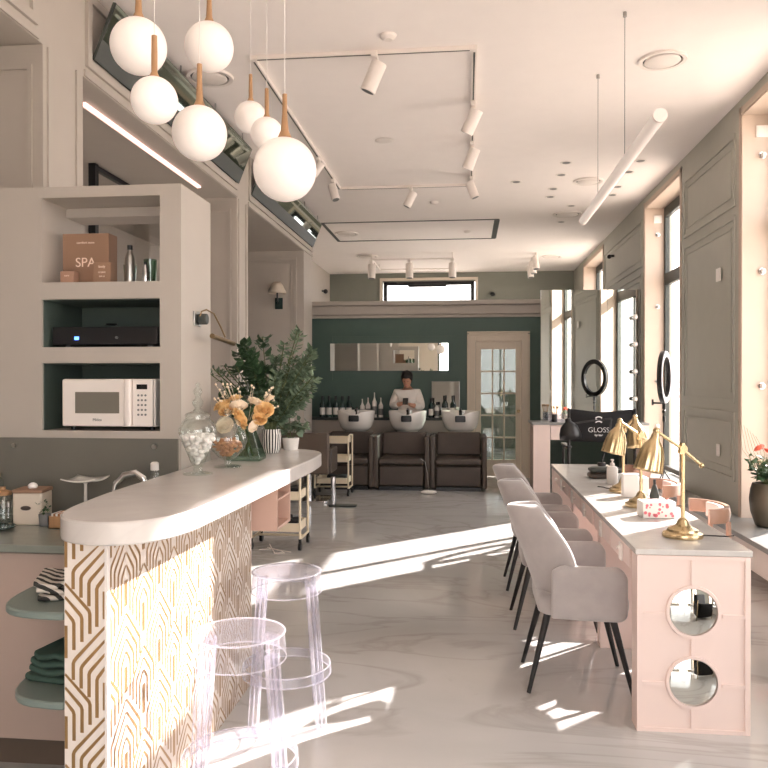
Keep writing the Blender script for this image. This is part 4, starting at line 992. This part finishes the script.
# ---------------------------------------------------------------- make-up console with the tall mirror
t = thing('console_table', 'blush pink console with a grey top below the tall wall mirror', 'console', (1.6, 9.95, 0))
MB().box(-.78, .67, -.05, .54, .93, .96).mk('tabletop', M['sill'], t, bevel=.003)
for x0, x1 in ((-.76, -.55), (.59, .665)): MB().box(x0, x1, -.03, .50, 0, .929).mk('side_panel', M['pink'], t, smooth=0)
for k in range(2):
    f = MB().box(-.545+k*.575, .02+k*.575, -.03, .45, .74, .925).mk('drawer', M['pink'], t, bevel=.003); MB().cyl((-.26+k*.575, -.03, .83), (-.26+k*.575, -.05, .83), .012).mk('knob', M['gold'], f)
for k in range(4): MB().box(-.762, -.745, -.01+k*.12, .09+k*.12, .04, .90).mk('side_slat', M['pinkdoor'], t, bevel=.002)
t = thing('wall_mirror', 'tall wide mirror standing on the pink console, reflecting the windows', 'mirror', (1.635, 10.455, .961), R(3.2))
MB().box(-.655, .655, .012, .03, .0, 1.74).mk('backing', M['left'], t, smooth=0)
for x0, x1 in ((-.655, -.222), (-.218, .218), (.222, .655)): MB().box(x0, x1, .004, .011, .002, 1.738).mk('mirror_panel', M['mirror'], t, smooth=0)
for k in range(4):
    q = thing('makeup_bulb', 'small white bulb on the right edge of the tall console mirror, %s' % ('lowest', 'second lowest', 'second highest', 'highest')[k], 'bulb', (2.20, 10.435, 1.25+k*.36), 0, 'bulbs beside the console mirror')
    MB().cyl((0, 0, 0), (0, -.02, 0), .03).mk('bulb_holder', M['chrome'], q); MB().sphere((0, -.045, 0), .034, 16).mk('bulb', M['ceramic'], q)
# small things on the console
t = thing('clear_organiser', 'clear acrylic make-up organiser on the left of the console', 'organiser', (1.18, 10.25, .961))
for k in range(3): MB().box(-.12, .12, -.09, .06, k*.035, k*.035+.03).mk('drawer', M['poly'], t, bevel=.002)
t = thing('brush_cup', 'black cup of make-up brushes on the console', 'cup', (1.12, 10.05, .961))
MB().lathe([(0, 0), (.035, 0), (.038, .10), (.034, .10), (.03, .01)], 20).mk('cup', M['black'], t)
for k in range(7):
    a = k*.9; b = MB(); b.tube([(.012*math.cos(a), .012*math.sin(a), .01), (.04*math.cos(a), .04*math.sin(a), .17)], .003, 6); b.tube([(.04*math.cos(a), .04*math.sin(a), .17), (.047*math.cos(a), .047*math.sin(a), .20)], [.005, .009], 8); b.mk('brush', M['wood'], t)
t = thing('cosmetic_case', 'grey cosmetic case on the console beside the organiser', 'case', (1.48, 10.28, .961)); MB().prism(rr(-.08, .08, -.05, .05, .015), 0, .05).mk('case_body', M['grey'], t, bevel=.004); MB().box(-.02, .02, -.056, -.048, .02, .035).mk('clasp', M['chrome'], t)
# ring light
t = thing('ring_light', 'black ring light on a slim stand in front of the farther window', 'ring light', (2.16, 8.75, .341))
m = MB(); n = 48; rg = []
for i in range(n+1):
    a = 2*PI*i/n; rg.append([((px_), (.255+q)*math.sin(a), (.255+q)*math.cos(a)) for px_, q in ((-.02, -.035), (.02, -.035), (.028, 0), (.02, .035), (-.02, .035))])
m.rings(rg, False, False); q = m.mk('ring', M['black'], t, smooth=40); q.location = (0, 0, 1.19); q.rotation_euler = (0, 0, R(-25))
m = MB(); m.rings([[(px_, (.255+e)*math.sin(2*PI*i/n), (.255+e)*math.cos(2*PI*i/n)) for px_, e in ((.029, -.03), (.031, 0), (.029, .03))] for i in range(n+1)], False, False, closed=False)
q2 = m.mk('diffuser', M['grey'], t); q2.location = (0, 0, 1.19); q2.rotation_euler = (0, 0, R(-25))
MB().cyl((0, 0, .14), (0, 0, .90), .009).mk('pole', M['black'], t)
m = MB(); m.cyl((0, 0, .84), (0, 0, .93), .02); m.cyl((0, 0, .70), (0, 0, .76), .016); m.sphere((0, 0, .81), .022, 12); m.mk('clamp', M['black'], t)
MB().box(-.12, .01, -.01, .01, .895, .915).mk('phone_arm', M['black'], t, bevel=.003); MB().box(-.13, -.115, -.015, .015, .88, .945).mk('phone_clip', M['black'], t)
for k in range(3):
    a = R(90+k*120); MB().tube([(0, 0, .16), (.10*math.cos(a), .10*math.sin(a), .01)], .006, 8).mk('leg', M['black'], t)
# second ring light seen edge on as a soft white ring reflector in the window
# director's chair with printed back
t = thing('folding_makeup_chair', 'tall black folding make-up chair with GLOSS printed on its back', 'chair', (1.205, 7.08, 0))
m = MB()
def f(u, v): x = (u-.5)*.585; return (x, .0-.035*math.cos((u-.5)*PI)*1+.02, .945+.280*v+(.012*math.cos(u*2*PI)*v))
m.sheet(f, 20, 6); m.mk('backrest', M['blackf'], t, solid=.012)
bk = [o for o in kids(t) if o.name.startswith('backrest')][0]
text('GLOSS', .064, M['whitetxt'], bk, (-.03, -.0255, 1.05), ext=.001, bold=-.0012); text('by bar', .028, M['whitetxt'], bk, (-.03, -.0255, 1.005), ext=.001)
m = MB()
for k, (z, s_) in enumerate(((1.165, 1), (1.145, -1), (1.125, 1))): m.tube([(-.058, -.026, z-.006*s_), (-.04, -.026, z+.004*s_), (-.02, -.026, z+.004*s_), (-.002, -.026, z-.006*s_)], .0055, 6)
m.mk('emblem', M['whitetxt'], bk)
for x in (-.29, .29): MB().cyl((x, 0, .68), (x, 0, 1.245), .013).mk('back_post', M['blackm'], t)
MB().box(-.27, .27, .03, .42, .655, .67).mk('seat', M['blackf'], t, bevel=.004)
for x in (-.29, .29):
    MB().prism(rr(x-.025, x+.025, -.02, .40, .02), .885, .905).mk('armrest', M['black'], t, bevel=.004)
    MB().cyl((x, .38, .66), (x, .38, .886), .011).mk('arm_post', M['blackm'], t)
for y in (.02, .40):
    for s in (-1, 1): MB().cyl((s*.27, y, .66), (-s*.27, y, .02), .012).mk('leg', M['blackm'], t)
for x in (-.27, .27): MB().box(x-.014, x+.014, .0, .42, 0, .022).mk('foot_bar', M['blackm'], t); 
MB().box(-.20, .20, -.10, -.06, .24, .262).mk('footrest', M['blackm'], t); 
for x in (-.19, .19): MB().tube([(x, -.08, .25), (x*.78, .02, .25)], .008, 8).mk('footrest_arm', M['blackm'], t)
# black dome desk lamp clamped at the far end of the manicure table
t = thing('task_lamp', 'black dome-shaped task lamp with a long arm at the far table end', 'desk lamp', (1.12, 6.58, TZ+.001))
MB().cyl((0, 0, 0), (0, 0, .03), .035).mk('clamp_base', M['black'], t, bevel=.004)
MB().tube([(0, 0, .03), (.06, .02, .22), (.085, .03, .395)], .007, 8).mk('lower_arm', M['black'], t)
MB().tube([(.085, .03, .395), (-.10, .0, .375), (-.235, -.02, .355)], .007, 8).mk('upper_arm', M['black'], t)
m = MB(); m.lathe([(.016, .085), (.022, .08), (.024, .055), (.045, .04), (.070, .01), (.086, -.04), (.090, -.09)], 32)
q = m.mk('lamp_head', M['black'], t, solid=.003, smooth=60); q.location = (-.27, -.03, .315); q.rotation_euler = (0, R(-8), 0)
MB().sphere((0, 0, -.06), .03, 12).mk('bulb', M['opal'], q)

# ---------------------------------------------------------------- trolleys
def trolley(label, x, y, rz=0):
    t = thing('rolling_trolley', label, 'trolley', (x, y, 0), rz, 'cream three-tier trolleys'); w_, d_, h = .22, .17, .78
    for sx in (-1, 1):
        for sy in (-1, 1): MB().cyl((sx*w_, sy*d_, .10), (sx*w_, sy*d_, h), .011).mk('post', M['lightcream'], t)
    for sx in (-1, 1): MB().tube([(sx*w_, -d_, h-.01), (sx*w_, 0, h+.005), (sx*w_, d_, h-.01)], .011, 8).mk('handle', M['lightcream'], t)
    for z in (.16, .44, .68):
        m = MB(); pl = rr(-w_+.012, w_-.012, -d_+.01, d_-.01, .03); pi = rr(-w_+.018, w_-.018, -d_+.016, d_-.016, .026)
        m.rings([[(p[0], p[1], z) for p in pl], [(p[0], p[1], z+.075) for p in pl], [(p[0], p[1], z+.075) for p in pi], [(p[0], p[1], z+.006) for p in pi]]); m.mk('tray', M['lightcream'], t, smooth=40)
    m = MB()
    for sx in (-1, 1): m.tube([(sx*w_, -d_, .10), (sx*w_, d_, .10)], .011, 8)
    m.tube([(-w_, 0, .10), (w_, 0, .10)], .011, 8); m.mk('base_frame', M['lightcream'], t)
    for sx in (-1, 1):
        for sy in (-1, 1):
            m = MB(); m.cyl((sx*w_-.012, sy*(d_), .035), (sx*w_+.012, sy*(d_), .035), .035, n=20); m.cyl((sx*w_, sy*d_, .05), (sx*w_, sy*d_, .10), .014); m.mk('caster', M['black'], t)
    return t
trolley('cream three-tier trolley standing beyond the far end of the bar', -1.68, 6.80)
trolley('cream three-tier trolley beside the brown chair by the left pier', -1.74, 9.95)
def items_on(tx, ty, z, seed):
    rnd = random.Random(seed)
    return rnd
for (tx, ty, z, x, y, lb) in ((-1.68, 6.80, .167, .05, -.03, 'black heap of folded cloth in the lowest tray of the nearer trolley'), (-1.68, 6.80, .447, .05, 0, 'black heap of cloth in the middle tray of the nearer trolley'), (-1.74, 9.95, .167, .04, 0, 'black folded cape in the lowest tray of the farther trolley')):
    q = towel(lb, tx+x, ty+y, z, .26, .22, .085, M['blackf'], 2, 3)
t = thing('hair_brush', 'black round hair brush sticking out of the nearer trolley tray', 'brush', (-1.58, 6.72, .262), R(30))
MB().cyl((-.06, 0, .02), (.03, 0, .02), .02, n=16).mk('brush_head', M['black'], t); MB().cyl((.03, 0, .02), (.13, 0, .02), .008).mk('handle', M['grey'], t)
t = thing('extension_lead', 'white cable lying under the nearer trolley', 'cable', (-1.62, 6.60, .001))
MB().tube([(-.2, .0, .004), (-.1, .05, .004), (0, -.02, .004), (.05, -.09, .004), (-.03, -.12, .004), (-.10, -.02, .06)], .004, 6).mk('cord', M['white'], t)
MB().tube([(-.15, .1, .004), (-.02, .0, .004), (.10, -.06, .004)], .004, 6).mk('cord', M['white'], t)

# brown chair on a chrome foot
t = thing('salon_chair', 'brown leather salon chair on a chrome foot beside the farther trolley', 'chair', (-1.95, 9.17, 0))
def blk(mb, x0, x1, y0, y1, z0, z1): return mb.box(x0, x1, y0, y1, z0, z1)
MB().box(-.29, .29, -.05, .04, .36, .86).mk('backrest', M['brownl'], t, bevel=.02, seg=3)
MB().box(-.23, .23, .045, .50, .36, .50).mk('seat', M['brownl'], t, bevel=.03, seg=3)
for s in (-1, 1): MB().box(s*.235, s*.31, .045, .50, .36, .66).mk('armrest', M['brown'], t, bevel=.02, seg=3)
MB().cyl((.0, .22, .03), (0, .22, .36), .03).mk('pedestal', M['chrome'], t)
MB().prism(rr(-.26, .26, 0, .5, .03), 0, .03).mk('base_plate', M['chrome'], t, bevel=.004)
o = thing('floor_stand', 'short chrome floor stand beside the farther cream trolley', 'stand', (-1.58, 9.0, 0))
MB().cyl((0, 0, .02), (0, 0, .35), .03).mk('post', M['chrome'], o); MB().prism(rr(-.05, .28, -.06, .06, .03), 0, .02).mk('base_plate', M['greyd'], o, bevel=.003)

# ---------------------------------------------------------------- hair-wash units
def wash_unit(label, x, y):
    t = thing('wash_chair', label, 'wash chair', (x, y, 0), 0, 'brown hair-wash chairs in a row')
    for s in (-1, 1):
        if s > 0: MB().box(.315, .3815, 0, .70, .04, .74).mk('armrest', M['brown'], t, bevel=.018, seg=3)
        else: MB().box(-.3815, -.315, 0, .70, .04, .74).mk('armrest', M['brown'], t, bevel=.018, seg=3)
    MB().box(-.31, .31, .02, .60, .06, .34).mk('seat_base', M['brown'], t, bevel=.03, seg=3)
    MB().box(-.31, .31, -.01, .60, .35, .44).mk('seat', M['brown'], t, bevel=.03, seg=3)
    m = MB(); m.rings([[(x_, yy+y0, z) for x_, yy in ((-.31, -.05), (.31, -.05), (.31, .07), (-.31, .07))] for y0, z in ((.52, .445), (.62, .76))]); m.mk('backrest', M['brown'], t, bevel=.025, seg=3)
    MB().box(-.30, .30, .05, .75, 0, .05).mk('base', M['black'], t, smooth=0)
    return t
def basin(label, x, y):
    t = thing('wash_basin', label, 'basin', (x, y, .76), 0, 'white hair-wash basins')
    n = 40; prof = []
    def ringp(rx, ry, z, notch=0):
        out = []
        for k in range(n):
            a = 2*PI*k/n; dz = 0
            if notch and math.sin(a) < 0: dz = -notch*math.exp(-(math.cos(a)/.42)**2)
            out.append((rx*math.cos(a), ry*math.sin(a), z+dz))
        return out
    m = MB(); m.rings([ringp(.18, .16, 0), ringp(.23, .21, .05), ringp(.265, .25, .15), ringp(.28, .265, .275, .05), ringp(.275, .26, .292, .055), ringp(.255, .24, .285, .055), ringp(.22, .20, .20, .02), ringp(.12, .11, .12)]); m.mk('bowl', M['ceramic'], t, smooth=70)
    m = MB(); m.rings([[(p[0], p[1]-.255, z) for p in rr(-.075*s_, .075*s_, -.03, .05, .02)] for s_, z in ((.9, .14), (1, .15), (1, .21), (.9, .23))]); m.mk('neck_rest', M['black'], t, smooth=50)
    m = MB(); m.cyl((.0, .10, .18), (0, .10, .30), .025); m.tube([(0, .10, .29), (0, .02, .315), (0, -.05, .29)], .018, 10); m.mk('mixer_tap', M['black'], t)
    m = MB(); m.cyl((.05, -.12, .24), (.05, -.12, .30), .022); m.mk('shower_head', M['chrome'], t)
    MB().cyl((0, 0.0, -.30), (0, 0.0, 0), .12, .16).mk('pedestal', M['ceramic'], t)
    return t
WX = [(-1.645, 'leftmost'), (-.885, 'middle'), (-.115, 'rightmost')]
for x, lb in WX:
    wash_unit('dark brown leather hair-wash chair, %s of three along the back' % lb, x, 10.34)
    basin('white ceramic hair-wash basin, %s of three' % lb, x+.02, 11.22)
for o in [k for k in bpy.data.objects if k.name.startswith('wash_basin')]:
    pass
o = MB().box(-2.9, .03, 11.76, 11.93, .88, .92).mk('back_counter', M['greyd'], bevel=.003); tag(o, 'narrow dark counter along the green wall behind the basins', 'counter')
o = MB().box(-2.9, .02, 11.79, 11.93, .001, .879).mk('counter_base', M['left'], smooth=0); tag(o, 'pale panel base under the dark back counter', 'counter base')
# small stool foot before the middle chair
t = thing('foot_cover', 'small white towel on the floor between two wash chairs', 'towel', (-.50, 10.10, 0.001)); MB().sphere((0, 0, .025), .09, 16, (1.2, .8, .28)).mk('towel_folds', M['paper'], t)
MB().tube([(0, .05, .02), (-.03, .22, .25), (-.06, .215, .40), (-.12, .215, .44)], .005, 6).mk('cord', M['steel'], t)

def back_bottle(label, x, mt, h=.26, r=.038, pump=0, group=None, lab=1, y=11.85):
    t = thing('shampoo_bottle', label, 'bottle', (x, y, .921), 0, group)
    MB().lathe([(0, 0), (r, 0), (r, h*.62), (r*.45, h*.74), (r*.4, h*.8)], 18).mk('bottle_body', mt, t)
    if lab: MB().lathe([(r+.001, h*.12), (r+.001, h*.45)], 18).mk('label', M['paper'] if mt is not M['paper'] else M['grey'], t)
    if pump: MB().tube([(0, 0, h*.8), (0, 0, h), (0, -.04, h)], [.010, .008, .007], 8).mk('pump', mt, t)
    else: MB().lathe([(r*.48, h*.8), (r*.48, h), (0, h)], 14).mk('cap', M['black'], t)
for k in range(5): back_bottle('dark bottle with a pale label in the row of five on the back counter', -2.25+k*.105, M['bluegreen'], .33, .042, group='dark bottles at the left of the back counter')
for k, (dx, h) in enumerate(((0, .28), (.09, .30), (.19, .38), (.29, .30))): back_bottle('white pump bottle behind the left basin, %s from the left' % ('first', 'second', 'third and tallest', 'fourth')[k], -1.62+dx, M['paper'], h, .036, 1, 'white pump bottles on the back counter')
for k in range(2): back_bottle('short dark bottle between the dark row and the white pump bottles', -1.765+k*.06, M['bluegreen'], .16, .026, group='short dark bottles on the back counter', lab=0)
for k, (dx, mt, h) in enumerate(((0, 'bluegreen', .30), (.09, 'paper', .24), (.20, 'bluegreen', .34), (.33, 'bluegreen', .34))): back_bottle('%s right of the woman, %s from the left' % ('white bottle' if mt == 'paper' else 'dark bottle', ('first', 'second', 'third', 'fourth')[k]), -.55+dx, M[mt], h, .036, group='bottles right of the woman', y=11.80)
t = thing('table_mirror', 'small square mirror propped on the back counter right of the woman', 'mirror', (-.33, 11.885, .921), R(-7)); MB().box(-.21, .21, 0, .012, 0, .55).mk('mirror_glass', M['mirror'], t, smooth=0); MB().box(-.22, .22, .013, .022, 0, .56).mk('frame', M['steel'], t, smooth=0)
t = thing('wall_mirror', 'wide low mirror on the dark green back wall', 'mirror', (-1.22, 12.0, 1.86)); MB().box(-.93, .93, -.022, -.014, -.215, .215).mk('mirror_glass', M['mirror'], t, smooth=0); MB().box(-.94, .94, -.0135, -.001, -.225, .225).mk('frame', M['green'], t, smooth=0)

# ---------------------------------------------------------------- the woman behind the basins
def person():
    t = thing('person', 'woman in a loose white shirt looking down at a phone behind the basins', 'person', (-.90, 11.60, 0)); t.scale = (.95, .95, .95)
    # body: one continuous figure grown over a skeleton
    J = [(0, 0, .95, .135), (0, .0, 1.08, .125), (0, -.005, 1.22, .14), (0, 0, 1.34, .12), (0, -.01, 1.425, .075), (0, -.02, 1.475, .052), (0, -.04, 1.53, .055),
         (-.155, 0, 1.375, .058), (-.215, -.01, 1.17, .055), (-.10, -.17, 1.20, .036), (-.045, -.20, 1.215, .026),
         (.155, 0, 1.375, .058), (.215, -.02, 1.15, .055), (.09, -.18, 1.18, .036), (.035, -.21, 1.205, .026),
         (-.095, 0, .86, .105), (-.10, -.01, .48, .07), (-.10, 0, .08, .045), (-.10, -.12, .035, .04),
         (.095, 0, .86, .105), (.10, -.01, .48, .07), (.10, 0, .08, .045), (.10, -.12, .035, .04)]
    E = [(0, 1), (1, 2), (2, 3), (3, 4), (4, 5), (5, 6), (3, 7), (7, 8), (8, 9), (9, 10), (3, 11), (11, 12), (12, 13), (13, 14), (0, 15), (15, 16), (16, 17), (17, 18), (0, 19), (19, 20), (20, 21), (21, 22)]
    def skin(J, E, name, mt, parent, grow=1.0, sub=2):
        me = bpy.data.meshes.new(name); me.from_pydata([j[:3] for j in J], E, []); me.materials.append(mt)
        o = bpy.data.objects.new(name, me); COL.objects.link(o); o.parent = parent
        o.modifiers.new('skin', 'SKIN').use_smooth_shade = True
        for i, v in enumerate(me.skin_vertices[0].data if me.skin_vertices else []): v.radius = (J[i][3]*grow,)*2; v.use_root = (i == 0)
        if not me.skin_vertices:
            bm = bmesh.new(); bm.from_mesh(me); l = bm.verts.layers.skin.verify()
            for i, v in enumerate(bm.verts): v[l].radius = (J[i][3]*grow,)*2; v[l].use_root = (i == 0)
            bm.to_mesh(me); bm.free()
        s = o.modifiers.new('sub', 'SUBSURF'); s.levels = sub; s.render_levels = sub; return o
    body = skin(J, E, 'body', M['skin'], t)
    # shirt
    JS = [(0, 0, .90, .17), (0, 0, 1.08, .155), (0, 0, 1.24, .16), (0, 0, 1.34, .15), (0, -.01, 1.41, .085), (-.165, 0, 1.37, .085), (-.23, -.01, 1.16, .078), (-.13, -.15, 1.195, .056), (.165, 0, 1.37, .085), (.23, -.02, 1.14, .078), (.12, -.16, 1.175, .056)]
    skin(JS, [(0, 1), (1, 2), (2, 3), (3, 4), (3, 5), (5, 6), (6, 7), (3, 8), (8, 9), (9, 10)], 'shirt', M['shirt'], t)
    JT = [(0, 0, .90, .15), (-.095, 0, .84, .115), (-.10, -.01, .48, .085), (-.10, 0, .12, .07), (.095, 0, .84, .115), (.10, -.01, .48, .085), (.10, 0, .12, .07)]
    skin(JT, [(0, 1), (1, 2), (2, 3), (0, 4), (4, 5), (5, 6)], 'trousers', M['black'], t)
    hd = bpy.data.objects.new('head', None)
    # head, tilted down
    TT = Matrix.Translation((0, -.06, 1.585)) @ Euler((R(28), 0, R(-6))).to_matrix().to_4x4()
    m = MB(); m.T = TT
    n = 28; rg = []
    for z, rx, ry, oy in ((-.115, .02, .02, -.045), (-.108, .034, .03, -.042), (-.09, .048, .05, -.03), (-.06, .060, .068, -.015), (-.02, .069, .082, -.004), (.02, .073, .090, .004), (.06, .070, .088, .008), (.09, .056, .072, .010), (.112, .03, .04, .012), (.118, .008, .01, .012)):
        rg.append([(rx*math.cos(2*PI*k/n), ry*math.sin(2*PI*k/n)+oy, z) for k in range(n)])
    m.rings(rg)
    m.rings([[(x*s_, y, z) for x, y, z in ((-.010, -.078, -.03+0), (.010, -.078, -.03), (.004, -.080, .012), (-.004, -.080, .012))] if k == 0 else [(x*s_, -.100, z) for x, z in ((-.008, -.028), (.008, -.028), (.002, -.010), (-.002, -.010))] for k, s_ in ((0, 1), (1, 1))])
    for s in (-1, 1): m.sphere((s*.072, .0, -.01), .02, 10, (.4, .7, 1.2), 8)
    m.mk('head', M['skin'], t, smooth=70)
    m = MB(); m.T = TT
    for s in (-1, 1): m.sphere((s*.028, -.079, .008), .010, 8, (1.2, .6, .5), 6)
    m.mk('eyes', M['hair'], t)
    m = MB(); m.T = TT; m.sphere((0, -.078, -.058), .016, 10, (1.3, .5, .35), 6); m.mk('mouth', M['rednail'], t)
    m = MB(); m.T = TT
    rg = []
    for z, s_ in ((-.07, .74), (-.02, 1.02), (.03, 1.13), (.075, 1.10), (.112, .88), (.138, .5), (.146, .1)):
        rg.append([(.082*s_*math.cos(a)*(1+.03*math.sin(9*a)), max(.098*s_*math.sin(a)+.014, -.100 if z > .045 else (-.01 if z < .0 else -.05)), z+.005*math.sin(5*a)) for a in [2*PI*k/n for k in range(n)]])
    m.rings(rg); m.mk('hair', M['hair'], t, smooth=70)
    # hands with five fingers each, curled round the phone
    for s, w0 in ((-1, (-.045, -.20, 1.215)), (1, (.035, -.21, 1.205))):
        W0_ = Vector(w0); pj = [(W0_.x, W0_.y, W0_.z, .022), (W0_.x-s*.02, W0_.y-.035, W0_.z+.01, .026), (W0_.x-s*.028, W0_.y-.06, W0_.z+.015, .024)]
        skin(pj, [(0, 1), (1, 2)], 'palm', M['skin'], body, 1, 1)
        for k in range(5):
            if k < 4: b = Vector(pj[2][:3])+Vector((0, 0, .022-.014*k)); L_ = (.05, .056, .052, .042)[k]; p1 = b+Vector((-s*.010, -.6*L_, 0)); p2 = p1+Vector((-s*.020, -.25*L_, -.002)); 
            else: b = Vector(pj[1][:3])+Vector((0, 0, .024)); p1 = b+Vector((-s*.012, -.02, .018)); p2 = p1+Vector((-s*.004, -.022, .004))
            skin([(*b, .009), (*p1, .008), (*p2, .007)], [(0, 1), (1, 2)], 'finger', M['skin'], body, 1, 1)
person()
o = MB().box(-.04, .04, -.005, .005, -.07, .07).mk('phone', M['black'], bevel=.004, loc=(-.905, 11.31, 1.185)); o.rotation_euler = (R(-50), 0, 0); tag(o, 'black phone held in both hands by the woman in white', 'phone')
# black stool with brass legs near the viewer, seen in the round mirrors
t = thing('lounge_chair', 'black upholstered chair with brass legs reflected in the upper round mirror', 'chair', (1.56, 2.35, 0))
m = MB(); pl = rr(-.25, .25, -.25, .25, .08); m.rings([[(p[0]*s_, p[1]*s_, z) for p in pl] for s_, z in ((.95, .10), (1, .13), (1, .46), (.92, .49))]); m.mk('seat', M['blackf'], t, smooth=60)
MB().box(-.24, .24, -.29, -.22, .30, .85).mk('backrest', M['blackf'], t, bevel=.03, seg=3)
for sx in (-1, 1):
    for sy in (-1, 1): MB().cyl((sx*.262, sy*.2, 0), (sx*.262, sy*.2, .60 if sx < 0 else .3), .010).mk('leg', M['gold'], t)
